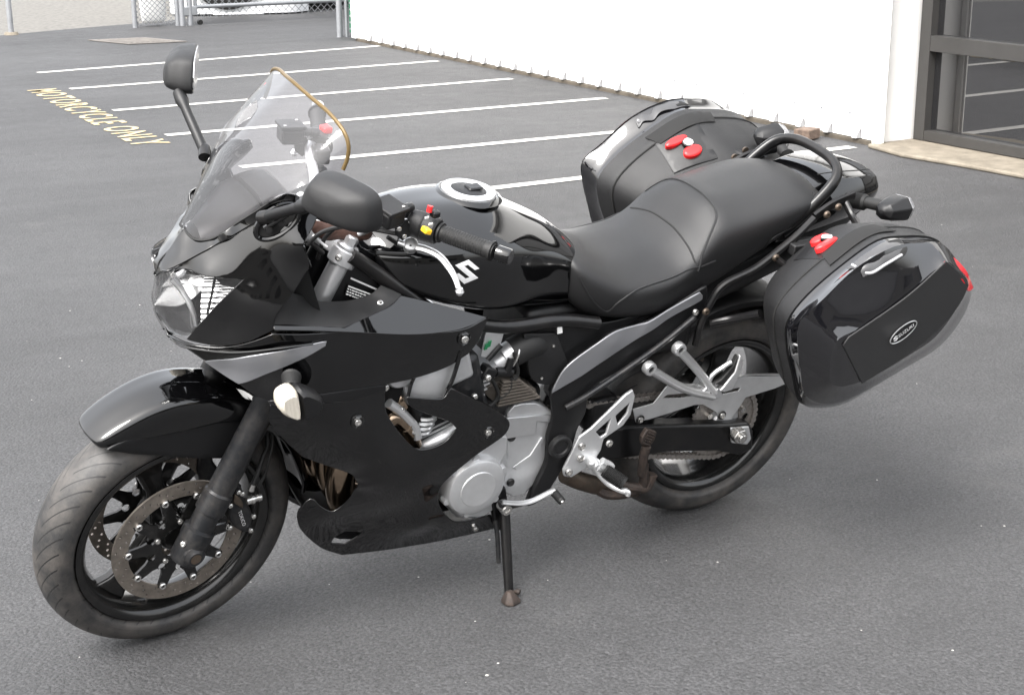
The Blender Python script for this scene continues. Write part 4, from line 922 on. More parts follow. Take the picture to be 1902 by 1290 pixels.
for s in (0, 1):
    f = (lambda v: v) if s == 0 else mir
    def lean(P, a, c): return [(p[0]+a+c*(p[2]-.83)/.1, p[1]+.4*(a+c*(p[2]-.83)/.1) if p[1] < -.01 else p[1], p[2])+tuple(p[3:]) for p in P]
    obj('reflector', f(panel(lean([(-.7323,-.076,.9425,1),(-.6818,-.115,.9479),(-.6412,-.144,.9501,1),(-.6784,-.124,.9),(-.7124,-.1,.8468,1),(-.7236,-.085,.89)], .002, .045), (), .01, .002, plane='nose', roll=.001)), 'reflector', hl)
    obj('reflector', f(panel(lean([(-.7648,-.006,.9098,1),(-.7565,-.05,.937),(-.7365,-.072,.9399,1),(-.7265,-.08,.9062),(-.7401,-.05,.8628),(-.7706,-.001,.8479,1)], -.008, .06), (), .01, .002, plane='nose', roll=.001)), 'reflector_bowl', hl)
    obj('lamp_shroud', f(panel(lean([(-.7707,-.001,.8529,1),(-.7467,-.05,.8465),(-.727,-.083,.8675),(-.7181,-.097,.8437,1),(-.7288,-.087,.818,1),(-.7342,-.042,.798),(-.737,-.004,.7862,1),(-.7556,-.004,.8146)], .012, .0), (), .01, .002, plane='nose', roll=.001)), 'lamp_grey', hl)
    obj('lamp_brow', f(panel(lean([(-.7652,-.004,.9138,1),(-.7566,-.05,.9394),(-.7368,-.073,.9417,1),(-.7289,-.08,.9126),(-.7473,-.05,.9079),(-.7663,-.001,.8868,1)], -.038, .09), (), .01, .002, plane='nose', roll=.001)), 'reflector_bowl', hl)
    obj('divider', f(tube(push([(-.7564,-.05,.9262),(-.7448,-.062,.9122),(-.733,-.08,.8889),(-.7249,-.09,.8622),(-.7218,-.095,.8384)], .009), lambda t: .0075-.003*t, 8)), 'alu_bright', hl)
    obj('divider', f(tube(push([(-.6904,-.108,.9458),(-.6956,-.106,.9083),(-.7033,-.105,.8663)], .010), .003, 8)), 'dark', hl)
obj('lamp_back', fixn(half_loft([(-.70,[(0,.78),(.05,.80),(.06,.86),(.04,.89),(0,.90)]),(-.60,[(0,.80),(.07,.82),(.08,.90),(.06,.94),(0,.95)])],2,3)), 'dark', hl)

# upper side fairing
Bo = [(-.7389,0,.7692,1),(-.731,-.088,.794),(-.6687,-.15,.8074),(-.5924,-.208,.8558,1),(-.4399,-.217,.8411),(-.2917,-.222,.8137),(-.1607,-.217,.7983),(-.0884,-.2,.8081,1),(-.1103,-.21,.7649),(-.1366,-.213,.7348,1),(-.1878,-.216,.7133),(-.2654,-.221,.7035),(-.3391,-.225,.7036,1),(-.4245,-.23,.7109),(-.5089,-.228,.713),(-.5916,-.2,.699,1),(-.6171,-.175,.704),(-.6406,-.15,.7214),(-.6732,-.112,.7384),(-.6898,-.084,.7479),(-.7151,-.035,.758)]
side_vf = panel(Bo, [(-.4895,-.228,.7887),(-.3675,-.229,.7803),(-.5902,-.19,.7609)], .012, .003, roll=.0025)
side = obj('side_fairing', side_vf, 'gloss', bike, ang=50); side_r = obj('side_fairing', mir(side_vf), 'gloss', bike, ang=50)
Slot = [(-.7321,-.091,.7945,1),(-.659,-.155,.8046),(-.5768,-.207,.8267),(-.5141,-.219,.8297,1),(-.5662,-.21,.8215),(-.6154,-.19,.8082),(-.6585,-.155,.787),(-.6905,-.092,.7536,1)]
Acc = [(-.6912,-.094,.7523,1),(-.6588,-.156,.7851),(-.6161,-.192,.8069),(-.5351,-.219,.8258),(-.4856,-.224,.8325,1),(-.4875,-.224,.824,1),(-.5177,-.222,.8081),(-.5541,-.213,.7884),(-.6018,-.19,.7593),(-.6435,-.157,.7271,1),(-.6685,-.124,.739)]
st = bvh(side_vf)
def proud(P, d): return [(p[0]-d*.25 if p[0] < -.55 else p[0], p[1]-d, p[2])+tuple(p[3:]) for p in P]
for s, par in ((0, side), (1, side_r)):
    f = (lambda v: v) if s == 0 else mir
    obj('air_slot', f(panel(proud(Slot, .003), (), .01, .001, roll=.001)), 'dark', par)
    obj('silver_accent', f(panel(proud(Acc, .005), (), .01, .002, roll=.002)), 'silver_paint', par)
    obj('lip', f(tube(proud([(-.7378,-.02,.7744),(-.7324,-.092,.7926),(-.6597,-.157,.8021),(-.578,-.21,.826),(-.5127,-.221,.8305)], .003), .0028, 8)), 'gloss', par)
# beltline strip with its grey highlight between the two side panels
Belt = [(-.5928,-.203,.6971,1),(-.5086,-.228,.7078),(-.4236,-.229,.7049),(-.3381,-.224,.6976,1),(-.3373,-.224,.6881,1),(-.4221,-.229,.6836),(-.5082,-.229,.6927),(-.5878,-.206,.6901,1)]
both('belt_panel', panel(Belt, (), .01, .003, roll=.003), 'satin')

# lower fairing with its engine window, cooling arm and duct
Co = [(-.5863,-.2,.6851,1),(-.5066,-.226,.6881),(-.4214,-.228,.6803),(-.3397,-.224,.6859,1),(-.3305,-.223,.6285),(-.2833,-.222,.555),(-.2377,-.221,.5123),(-.1742,-.22,.5163),(-.1435,-.22,.5481,1),(-.1659,-.221,.5731),(-.2108,-.222,.5982),(-.2661,-.223,.6319),(-.2814,-.223,.6566,1),(-.1932,-.222,.6347),(-.1736,-.221,.6564,1),(-.0701,-.218,.59),(-.0163,-.215,.5446),(-.0045,-.214,.5242),(-.0131,-.214,.5028),(-.038,-.214,.4862),(-.0897,-.214,.4581),(-.153,-.21,.407),(-.1647,-.2,.3693),(-.1514,-.19,.3191),(-.109,-.178,.2609),(-.0679,-.168,.2392),(.016,-.155,.2284,1),(.0468,-.13,.1671,1),(-.0492,-.12,.1593),(-.1583,-.11,.1571),(-.3455,-.1,.1716,1),(-.407,-.112,.2179),(-.4655,-.13,.2921),(-.4827,-.14,.3384),(-.4808,-.142,.3597,1),(-.4614,-.153,.3896),(-.4427,-.16,.3708),(-.4147,-.167,.3525),(-.3932,-.175,.3685),(-.3732,-.19,.4154),(-.3761,-.196,.4528),(-.4017,-.197,.4777),(-.4738,-.188,.5163),(-.5008,-.182,.531,1),(-.5442,-.185,.583),(-.5813,-.19,.6364)]
Ch = [(-.3885,-.118,.2248,1),(-.3828,-.126,.2485),(-.3603,-.133,.2671,1),(-.3173,-.13,.2556,1),(-.3211,-.126,.2401),(-.3495,-.115,.2109,1)]
Ci = [(-.4559,-.232,.6152),(-.3491,-.234,.5252),(-.2578,-.226,.4285),(-.3723,-.208,.4481),(-.2927,-.204,.3703),(-.1936,-.188,.2737),(-.3819,-.19,.4088),(-.2945,-.172,.3186),(-.1976,-.15,.2229),(-.275,-.214,.3886),(-.3513,-.222,.4621),(-.1464,-.155,.2271),(-.3573,-.148,.299),(-.2083,-.226,.4746),(-.1216,-.222,.5745),(-.0738,-.218,.541),(-.422,-.143,.3045)]
low_vf = panel(Co, Ci, .011, .003, roll=.003, holes=[Ch])
low = obj('lower_fairing', low_vf, 'gloss', bike, ang=50)
lowr = obj('lower_fairing', mir(panel(Co, Ci, .016, .003, roll=.003)), 'gloss', bike, ang=50)
for q in [(-.4029,-.234,.6282),(-.0617,-.216,.52)]: obj('fairing_bolt', dome(q[:3], .0085,.007,(0,-1,0),14), 'bolt', low)
for q in [(-.4029,-.234,.6282),(-.0617,-.216,.52)]: obj('bolt_cup', lathe([(.0088,.002),(.0125,.004),(.0155,.002),(.0165,-.003)], q[:3], (0,-1,0), 20), 'gloss', low)
for q in [(-.1549,-.22,.7791)]: obj('fairing_bolt', dome(q[:3], .0095,.008,(0,-1,0),14), 'bolt', side); obj('bolt_cup', lathe([(.0098,.002),(.0125,.004),(.0155,.002),(.0165,-.003)], q[:3], (0,-1,0), 20), 'gloss', side)
obj('fairing_bolt', dome([(-.0158,-.142,.1928)][0][:3], .0075,.008,(0,-1,-.2),14), 'bolt', low)
# belly pan bridging both sides
obj('belly_pan', fixn(loft([[(x, -w, z+.0), (x, -w*.6, z-.02), (x, 0, z-.028), (x, w*.6, z-.02), (x, w, z), (x, w*.6, z-.014), (x, 0, z-.022), (x, -w*.6, z-.014)] for x, w, z in ((-.41,.115,.285),(-.36,.105,.225),(-.25,.105,.205),(-.1,.112,.185),(.02,.12,.17))], 3, 2)), 'satin', bike)
# cooling duct shield: bright grey triangular guard at the window's rear
gd = [(-.2705,-.205,.6497,1),(-.2624,-.205,.6887),(-.2389,-.2,.7152),(-.1969,-.2,.7291),(-.1516,-.205,.7399,1),(-.1675,-.205,.6777),(-.1821,-.205,.627,1)]
obj('frame_guard', panel(gd, [(-.2224,-.212,.6851)], .01, .003, roll=.003), 'alu', bike)
obj('guard_rim', tube([(-.2759,-.213,.6512),(-.2669,-.213,.694),(-.2464,-.213,.7236),(-.2022,-.213,.7397),(-.1541,-.213,.7473)], .004, 8), 'gloss', bike)
obj('guard_rim', tube([(-.1559,-.216,.7492),(-.1687,-.216,.6841),(-.1811,-.216,.6509)], .005, 8), 'gloss', bike)

# matte inner panel ahead of the tank and the wing piece behind it
Do = [(-.5931,-.207,.8799,1),(-.5939,-.205,.8911),(-.555,-.2,.9382,1),(-.5093,-.165,.9066),(-.4693,-.15,.8843),(-.403,-.145,.8716),(-.3621,-.142,.874),(-.3391,-.14,.8797),(-.324,-.14,.8939,1),(-.2844,-.158,.8752,1),(-.3183,-.175,.8633),(-.3771,-.197,.8596),(-.4409,-.217,.8551,1)]
both('inner_fairing', panel(Do, [(-.4895,-.19,.8691),(-.4145,-.185,.8607)], .011, .003, plane='top', roll=.002), 'grey_plastic')
Eo = [(-.592,-.21,.8788,1),(-.518,-.215,.8667),(-.4417,-.219,.8537,1),(-.3772,-.2,.8586),(-.3171,-.178,.862),(-.2851,-.162,.8747,1),(-.2145,-.165,.8473),(-.0868,-.195,.8067,1),(-.1397,-.211,.8049),(-.1856,-.218,.8043),(-.2929,-.224,.8163),(-.4415,-.22,.8442),(-.5915,-.21,.8677,1)]
both('wing_panel', panel(Eo, (), .011, .003, plane='top', roll=.002, lam=4e-3), 'gloss')
obj('trim_screw', dome([(-.3352,-.163,.865)][0][:3], .007,.004,(-.1,-.6,.8),14), 'bolt', bike)
# windscreen
top = [(-.485,0,1.304),(-.475,-.065,1.295),(-.463,-.125,1.285),(-.454,-.175,1.267),(-.450,-.195,1.245),(-.452,-.2,1.22),(-.46,-.2,1.195)]
base_ = [(-.7053,0,1.011),(-.7064,-.022,1.009),(-.6955,-.045,1.005),(-.6702,-.073,1.019),(-.6356,-.103,1.060),(-.6058,-.127,1.093),(-.5896,-.143,1.114)]
cols = []
for k in range(7):
    a, b_ = np.array(base_[k][:3]), np.array(top[k][:3]); q = []
    for i in range(9):
        t = i/8; bul = .022*math.sin(math.pi*t)
        q.append(tuple(a+(b_-a)*t+np.array([-bul*.9, -bul*.5*(k/6), bul*.2])))
    cols.append(q)
def sheet_loft(cols, thick):
    full = cols+[[(p[0], -p[1], p[2]) for p in c] for c in cols[1:]]
    order = [[(p[0], -p[1], p[2]) for p in c] for c in reversed(cols[1:])]+cols
    cc_ = [crom(c, 2) for c in order]; n = len(cc_[0]); rows_ = [crom([c[i] for c in cc_], 4) for i in range(n)]
    m_ = len(rows_[0]); V = [tuple(p) for r in rows_ for p in r]; F = [(i*m_+j, i*m_+j+1, (i+1)*m_+j+1, (i+1)*m_+j) for i in range(n-1) for j in range(m_-1)]
    return V, F
ws_vf = sheet_loft(cols, .003)
scr = obj('windscreen', ws_vf, 'screen', bike, ang=80)
te = top; full_top = [(p[0], -p[1], p[2]) for p in reversed(te[1:])]+te
obj('edge_trim', tube(full_top, .0042, 8, 5), 'gold', scr)
dl = crom(base_, 4); obj('base_seal', tube([(p[0], -p[1], p[2]) for p in reversed(base_[1:])]+base_, .003, 6, 4), 'rubber', scr)
# instrument shelf behind the screen
obj('dash_shroud', fixn(loft([[(x, y, z) for y, z in ((-w,z0),(-w*.9,z1),(-w*.4,z1+.02),(w*.4,z1+.02),(w*.9,z1),(w,z0))] for x, w, z0, z1 in ((-.685,.045,.97,.995),(-.645,.085,.975,1.015),(-.60,.115,.985,1.05),(-.575,.12,1.0,1.06))], 3, 2)), 'satin', bike)
obj('instrument_pod', fixn(loft([[(x, y, z) for y, z in ((-w,z0),(-w,z1),(0,z1+.015),(w,z1),(w,z0),(0,z0-.01))] for x, w, z0, z1 in ((-.57,.09,1.0,1.075),(-.52,.09,1.0,1.085),(-.505,.08,1.005,1.075))], 2, 2)), 'grey_plastic', bike)
obj('inner_cowl', fixn(loft([[(-.70,0,.93),(-.66,-.09,.93),(-.60,-.155,.96),(-.53,-.19,1.02),(-.53,.19,1.02),(-.60,.155,.96),(-.66,.09,.93)],[(-.66,0,.80),(-.62,-.08,.80),(-.55,-.14,.82),(-.47,-.17,.86),(-.47,.17,.86),(-.55,.14,.82),(-.62,.08,.80)]],2,1,smooth_v=False,smooth_u=False)), 'dark', bike)
# mirrors
def mirror(s):
    m0 = np.array([(-.5643,-.3363,1.260)][0][:3]); tt = np.array((.407,-.913,0))
    rim_ = [tuple(m0+tt*(u-.032)+np.array((0,0,v-.05))) for u, v in ((.165,.008),(.160,-.026),(.115,-.036),(.055,-.033),(.014,-.026),(.0,-.008),(.012,.028),(.032,.048),(.085,.051),(.148,.042))]
    f = lambda P: [(p[0]-(.022 if s > 0 else 0), p[1]*(-s), p[2]-(.012 if s > 0 else 0)) for p in P]
    n = np.array((.913,.407,0)); P0 = [np.array(q[:3]) for q in rim_]; c = np.mean(P0, 0)
    def ring(dn, k, sh=(0,0,0)): return f([tuple(c+(q-c)*k+n*dn+np.array(sh)) for q in P0])
    h = obj('mirror', fixn(loft([ring(-.055,.2,(0,.012,-.004)),ring(-.052,.45,(0,.012,-.004)),ring(-.043,.70,(0,.008,-.002)),ring(-.024,.90),ring(-.006,.99),ring(.012,1.0),ring(.016,.96)], 4, 5)), 'grey_plastic', bike, ang=60)
    obj('mirror_glass', fixn(loft([ring(.0165,.94),ring(.0185,.94)],1,5,smooth_u=False)), 'chrome', h)
    inn = np.array(f([tuple(m0+tt*(-.015)+np.array((0,0,-.072)))])[0]); a = Vector((-.603, s*.168, 1.098)); b_ = Vector(tuple(inn-np.array((.015,0,.0))))
    obj('mirror_stalk', cyl(a, b_, .011, .0125, 16, rings=[(.75,.0105),(.85,.015)]), 'satin', h)
    obj('stalk_joint', lathe([(0,.016),(.011,.016),(.0135,.012),(.0135,-.014),(0,-.016)], a, (.3,s*.8,.4), 20), 'frame', h)
    return h
for s in (-1, 1): mirror(s)
# mirror mount opening in the left cheek
def oval(r1, r2, off):
    c = np.array([(-.5719,-.153,1.079)][0][:3]); u = np.array([(-.5351,-.162,1.109)][0][:3])-np.array([(-.607,-.14,1.046)][0][:3]); Lu = np.linalg.norm(u)/2; u /= 2*Lu; v = np.cross(u, (-.35,-.93,.12)); v /= np.linalg.norm(v)
    nrm = np.cross(u, v); nrm = nrm if nrm[1] < 0 else -nrm
    return [tuple(c+nrm*off+u*Lu*r1*math.cos(a)+v*.026*r2*math.sin(a)) for a in np.linspace(0, 2*math.pi, 28, endpoint=False)], nrm
o_, nn = oval(1, 1, .006); mnt = both('mirror_mount', tube(o_, .0055, 8, 2, closed=True), 'gloss')
o_, nn = oval(.93, .9, .004); both('mount_recess', plate(o_, tuple(nn*.001)), 'dark')
o_ = [(-.5993,-.158,1.069),(-.5738,-.175,1.095),(-.5499,-.195,1.123)]; both('mount_rod', tube(o_, .006, 10), 'gloss')
for q in [(-.592,-.162,1.069),(-.5703,-.168,1.083),(-.5863,-.16,1.086)]: obj('mount_nut', cyl(q[:3], Vector(q[:3])+Vector(tuple(nn))*.008, .007, n=6), 'dark_metal', bike)

# ---------------------------------------------------------------- hard side cases
J_ = [(.6632,-.43,.5839),(.6233,-.43,.6608),(.5839,-.43,.744),(.5698,-.43,.811),(.6109,-.43,.8722),(.6988,-.43,.9374),(.7865,-.43,.9842),(.8631,-.43,.9852),(.9588,-.43,.9701),(1.020,-.43,.9339),(1.102,-.43,.8417),(1.116,-.43,.7356),(1.025,-.43,.6479),(.9237,-.43,.6035),(.8075,-.43,.5586),(.7197,-.43,.5607)]
K_ = [(.6211,-.487,.6393),(.5885,-.487,.7072),(.5607,-.487,.7825),(.5529,-.487,.8416),(.609,-.487,.8898),(.6862,-.487,.9541),(.7878,-.487,.9939),(.8711,-.487,.9938),(.9351,-.487,.9854),(.9982,-.487,.938),(1.077,-.487,.8571),(1.081,-.487,.7791),(1.028,-.487,.7018),(.9285,-.487,.6581),(.7879,-.487,.6084),(.6934,-.487,.6031)]
O_ = [(.6477,-.532,.6883),(.6295,-.532,.7244),(.6201,-.532,.7752),(.6308,-.532,.8108),(.696,-.532,.8303),(.766,-.532,.8688),(.8349,-.532,.9134),(.8838,-.532,.9434),(.9165,-.532,.9621),(.9611,-.532,.9324),(1.009,-.532,.8904),(.9958,-.532,.8285),(.9505,-.532,.7609),(.8821,-.532,.7262),(.776,-.532,.6844),(.6961,-.532,.6734)]
def cscale(P, y, kx, kz, dz=0.):
    c = np.mean([p[:3] for p in P], 0); return [(c[0]+(p[0]-c[0])*kx, y, c[2]+(p[2]-c[2])*kz+dz) for p in P]
def ascale(P, y, kx, kz, dz=0.): return [(1.05+(p[0]-1.05)*kx, y, .93+(p[2]-.93)*kz+dz) for p in P]
base_vf = fixn(loft([ascale(J_,-.195,.66,.66,-.075),ascale(J_,-.21,.74,.74,-.06),ascale(J_,-.28,.885,.9,-.028),ascale(J_,-.36,.97,.975,-.004),ascale(J_,-.405,.995,.995,0),cscale(J_,-.428,1.012,1.012)], 3, 4))
lid_vf = fixn(loft([cscale(J_,-.4282,.992,.992),[(p[0],-.432,p[2]) for p in J_],cscale(J_,-.446,1.0,1.0),cscale(K_,-.481,.995,.995),[p[:3] for p in K_],cscale(K_,-.491,.985,.985),cscale(O_,-.53,1.02,1.02),cscale(O_,-.534,.98,.98),cscale(O_,-.537,.8,.8)], 2, 4))
Ins = [(.6468,-.541,.7948,1),(.6578,-.541,.8123,1),(.7737,-.541,.8707),(.8361,-.541,.9094),(.9063,-.541,.9664,1),(.9531,-.541,.9351),(1.003,-.541,.8929,1),(.9919,-.541,.8493),(.9541,-.541,.7967),(.87,-.541,.7375),(.7378,-.541,.6792,1)]
Ref = [(.9663,-.49,.9563,1),(1.001,-.498,.9329),(1.034,-.505,.9021),(1.063,-.508,.8622,1),(1.018,-.532,.8749),(.9745,-.54,.9162),(.9049,-.54,.9634,1)]
lid_t = bvh(lid_vf); base_t = bvh(base_vf)
M['case_matte'] = mat('matte_textured_case_panel', (.017,.017,.0175), .5, bump=.4, bscale=900, vary=.1)
M['handle_bar'] = mat('light_grey_handle_edge', (.3,.3,.31), .35)
M['handle_grey'] = mat('grey_handle_plastic', (.055,.055,.057), .4)
M['case_gloss'] = mat('smoke_black_gloss_plastic', (.004,.004,.005), .04, coat=1., coat_ior=1.6, spec=.5, rvary=.04)
for s in (-1, 1):
    f = (lambda v: v) if s < 0 else (lambda v: ([(p[0]*1.06+.005, p[1], p[2]-.012) for p in mir(v)[0]], mir(v)[1]))
    fp_ = (lambda P: P) if s < 0 else (lambda P: [(p[0], -p[1], p[2]) for p in P])
    case = obj('side_case', f(base_vf), 'grey_plastic', bike, ang=60)
    gr_o = ascale(J_,-.372,.9795,.985,-.002); obj('rim_groove', f(tube(snap(base_t, crom(gr_o, 3, True), .0004), .0032, 6, 0, closed=True)), 'dark', case)
    obj('lid', f(lid_vf), 'case_gloss', case, ang=38)
    obj('lid_insert', f(panel(Ins, (), .014, .002, roll=.0025)), 'case_matte', case)
    obj('reflector', f(panel(Ref, (), .01, .003, roll=.002)), 'red_lens', case)
    # carry handle: dark opening with a bar across
    def lidp(txt, off): return [tuple(a)+tuple(b[3:]) for a, b in zip(snap(lid_t, txt, off), txt)]
    hr = lidp([(.6859,-.45,.9446,1),(.7299,-.45,.9602),(.7903,-.45,.9779),(.8384,-.45,.9838,1),(.819,-.5,.9931),(.8084,-.505,.9806,1),(.7563,-.505,.9581),(.6967,-.505,.941,1),(.6943,-.475,.9404)], .003)
    hin = lidp([(.705,-.48,.9548),(.7495,-.48,.9689),(.7948,-.48,.9817)], .0032)
    obj('handle_opening', f(panel(hr, hin, .008, .0008, roll=.0008, plane='top')), 'handle_grey', case)
    hd_ = lidp([(.8012,-.455,.9815,1),(.8348,-.452,.9838,1),(.8173,-.5,.9933),(.8085,-.503,.981,1),(.7577,-.503,.9597),(.7009,-.503,.9435,1),(.7095,-.49,.9427,1),(.7595,-.49,.96),(.7997,-.485,.9725,1)], .0052)
    obj('handle_gap', f(panel(hd_, lidp([(.8143,-.485,.9841),(.7527,-.497,.9616)], .0054), .008, .0008, roll=.0008, plane='top')), 'dark', case)
    hb = snap(lid_t, [(.6984,-.47,.9415),(.7118,-.487,.9437),(.756,-.487,.9591),(.7992,-.482,.9725)], .0075)
    obj('carry_handle', f(tube(hb, .0035, 10)), 'handle_bar', case)
    # latch tongue on the inner slope: long lever, key barrel, round lever
    lp = [tuple(q) for q in snap(base_t, [(.66,-.36,.97),(.80,-.36,.975),(.80,-.25,.92),(.67,-.25,.91)], .0025)]
    obj('latch_plate', f(panel([q+(1,) for q in lp], snap(base_t, [(.73,-.30,.95)], .004), .012, .002, roll=.002, plane='xy')), 'satin', case)
    gp_ = snap(base_t, [(.66,-.402,.96),(.87,-.402,.985),(.85,-.352,.97),(.68,-.352,.955)], .004)
    obj('grip_slot', f(panel([tuple(q)+(1,) for q in gp_], snap(base_t, [(.72,-.38,.98),(.77,-.378,.98),(.82,-.378,.985)], .0042), .012, .001, roll=.001, plane='xy')), 'dark', case)
    sl0 = Vector((0,-.55,.83))
    for (qx, qy), L_, w in (((.72,-.332), .066, .013), ((.735,-.276), .052, .019)):
        c = Vector(snap(base_t, [(qx,qy,.95)], .0)[0]); up = Vector((0,.35,.94)); al = Vector((.94,0,.34)).normalized(); cr = up.cross(al).normalized(); up = al.cross(cr)
        ring_ = lambda k, h: [tuple(c+al*(L_/2*k*math.cos(a))+cr*(w*k*math.sin(a))+up*h) for a in np.linspace(0,2*math.pi,20,endpoint=False)]
        obj('latch_lever', f(fixn(loft([ring_(1,-.004),ring_(1,.009),ring_(.78,.013)],1,1,smooth_u=False,smooth_v=False))), 'red', case, bevel=.0015)
    c = Vector(snap(base_t, [(.735,-.304,.96)], .002)[0]); kb = obj('key_barrel', f(lathe([(.013,0),(.013,.010),(.0115,.013),(0,.013)], c, (0,.3,.95), 20)), 'white_plastic', case); obj('key_ring', f(lathe([(.0132,.0),(.0165,.001),(.0165,.006),(.0132,.008)], c, (0,.3,.95), 20)), 'gloss', kb)
    obj('docking_rail', f(join(box((.85,-.197,.86),(.19,.026,.028)), box((.85,-.182,.87),(.14,.016,.012)))), 'grey_plastic', case, bevel=.003)
    if s < 0 or True:
        # oval badge: raised rim, black field, emblem and lettering
        c = np.array([(.8228,-.5425,.8007)][0][:3]); e1 = np.array([(.8583,-.5425,.8217)][0][:3])-np.array([(.7888,-.5425,.781)][0][:3]); L1 = np.linalg.norm(e1)/2; e1 /= 2*L1; e2 = np.array((-e1[2],0,e1[0])); L2 = L1*.46
        ov = lambda k, dy: [tuple(c+e1*L1*k*math.cos(a)+e2*L2*k*math.sin(a)+np.array((0,dy,0))) for a in np.linspace(0,2*math.pi,32,endpoint=False)]
        fl = f(plate(ov(.97,0), (0,-.0025,0))); bd_ = obj('badge', fl, 'gloss', case)
        obj('badge_rim', f(tube(ov(1,-.002), .0014, 6, 1, closed=True)), 'alu_bright', bd_)
        tv_, tf_ = text_mesh('SUZUKI', 1., 1.0); wdt = max(v[0] for v in tv_); hgt = max(v[1] for v in tv_); k = L1*1.16/wdt
        def BP(x, y): return tuple(f(([tuple(c+e1*x+e2*y+np.array((0,-.0032,0)))], []))[0][0])
        sgn = 1 if s < 0 else -1
        tx = [BP(sgn*((v[0]*k)-L1*.40), v[1]*k-hgt*k/2) if True else 0 for v in tv_]
        if s > 0: tx = [BP(-(v[0]*k)+L1*.40, v[1]*k-hgt*k/2) for v in tv_]
        obj('badge_lettering', (tx, tf_), 'decal', bd_)
        sy = np.array(SYM)*L2*.85; v2, f2, _ = tri2d([sy]); x0 = -L1*.80
        obj('badge_emblem', ([BP((x0+v[0])*sgn, v[1]-L2*.42) for v in v2], [tuple(q) for q in f2]), 'decal', bd_)

# ---------------------------------------------------------------- frame
fr = obj('frame', join(tube([(-.3969,-.13,.9696),(-.3446,-.13,.93),(-.2631,-.14,.8656),(-.176,-.15,.8047),(-.0231,-.155,.7528),(.135,-.155,.7435),(.2389,-.16,.7221)], .016, 12), tube([(p[0],-p[1],p[2]) for p in [(-.3969,-.13,.9696),(-.3446,-.13,.93),(-.2631,-.14,.8656),(-.176,-.15,.8047),(-.0231,-.155,.7528),(.135,-.155,.7435),(.2389,-.16,.7221)]], .016, 12)), 'frame', bike)
fpl = [(.1373,-.165,.5521,1),(.1681,-.165,.6134),(.2399,-.165,.6614),(.2914,-.165,.6887),(.3669,-.165,.6979),(.4404,-.165,.7238),(.5411,-.165,.7708,1),(.546,-.165,.7335),(.5306,-.165,.6917,1),(.3641,-.165,.6044),(.2498,-.165,.5482),(.2387,-.165,.4752,1),(.2225,-.165,.4329),(.2051,-.165,.347),(.1574,-.165,.2525,1),(.1206,-.165,.2408,1),(.1356,-.165,.2973),(.1546,-.165,.3553),(.1471,-.165,.426),(.1534,-.165,.485)]
for s in (-1, 1):
    f = (lambda v: v) if s < 0 else mir
    side_fr = obj('frame_plate', f(panel(fpl, [(.1915,-.172,.5039),(.1771,-.172,.4008),(.3078,-.174,.6237),(.4228,-.174,.6772)], .011, .02, roll=.006)), 'satin', bike)
    obj('frame_rail', f(tube([(.1708,-.178,.5159),(.2279,-.178,.5374),(.327,-.178,.5885),(.4264,-.178,.6449),(.512,-.178,.7043)], .0075, 10)), 'dark_metal', side_fr)
    sp2 = [(.1287,-.176,.5643,1),(.1596,-.176,.6239),(.2313,-.176,.6702),(.2826,-.176,.6974),(.3578,-.176,.7065),(.431,-.176,.7323),(.5148,-.176,.7656,1),(.525,-.176,.7481),(.425,-.176,.7071),(.2924,-.176,.6422),(.2059,-.176,.5965,1)]
    obj('silver_side_panel', f(panel(sp2, [(.2805,-.1795,.6708),(.3662,-.1795,.7069)], .011, .003, roll=.003)), 'silver_paint', side_fr)
    c = [(.1755,-.176,.4051)][0]
    obj('pivot_cap', f(lathe([(0,.002),(.018,.002),(.02,.006),(.026,.007),(.030,.004),(.031,-.006)], c[:3], (0,-1,0), 32)), 'grey_plastic', side_fr)
    obj('frame_bolt', f(dome([(.5056,-.182,.7206)][0][:3], .0085,.007,(0,-1,0),12)), 'bolt', side_fr)
    # side cover under the seat
    obj('side_cover', f(panel([(.0802,-.15,.7429,1),(.1707,-.15,.7224),(.2776,-.15,.7106),(.3688,-.15,.7174,1),(.3131,-.15,.6831),(.2505,-.15,.656),(.1783,-.15,.6077,1),(.1599,-.15,.6009,1),(.0704,-.15,.6602),(.048,-.15,.7176)], (), .012, .004, roll=.003)), 'satin', side_fr)
    obj('airbox_cover', f(panel([(.044,-.158,.7224,1),(.1281,-.158,.7097,1),(.1772,-.158,.6021),(.1439,-.158,.5762,1),(.0978,-.158,.5878),(.0711,-.158,.6216)], [(.0965,-.166,.6642)], .012, .004, roll=.004)), 'grey_plastic', side_fr)
for q in [(.0694,-.163,.6942),(.1216,-.163,.6837),(.1016,-.163,.6014)]: obj('cover_screw', dome(q[:3], .004,.003,(0,-1,0),8), 'bolt', bike)
obj('white_tab', plate([(.1232,-.166,.7385,1),(.1355,-.166,.7337,1),(.1397,-.166,.7161,1),(.1267,-.166,.7155,1)], (0,.003,0)), 'white_plastic', bike)
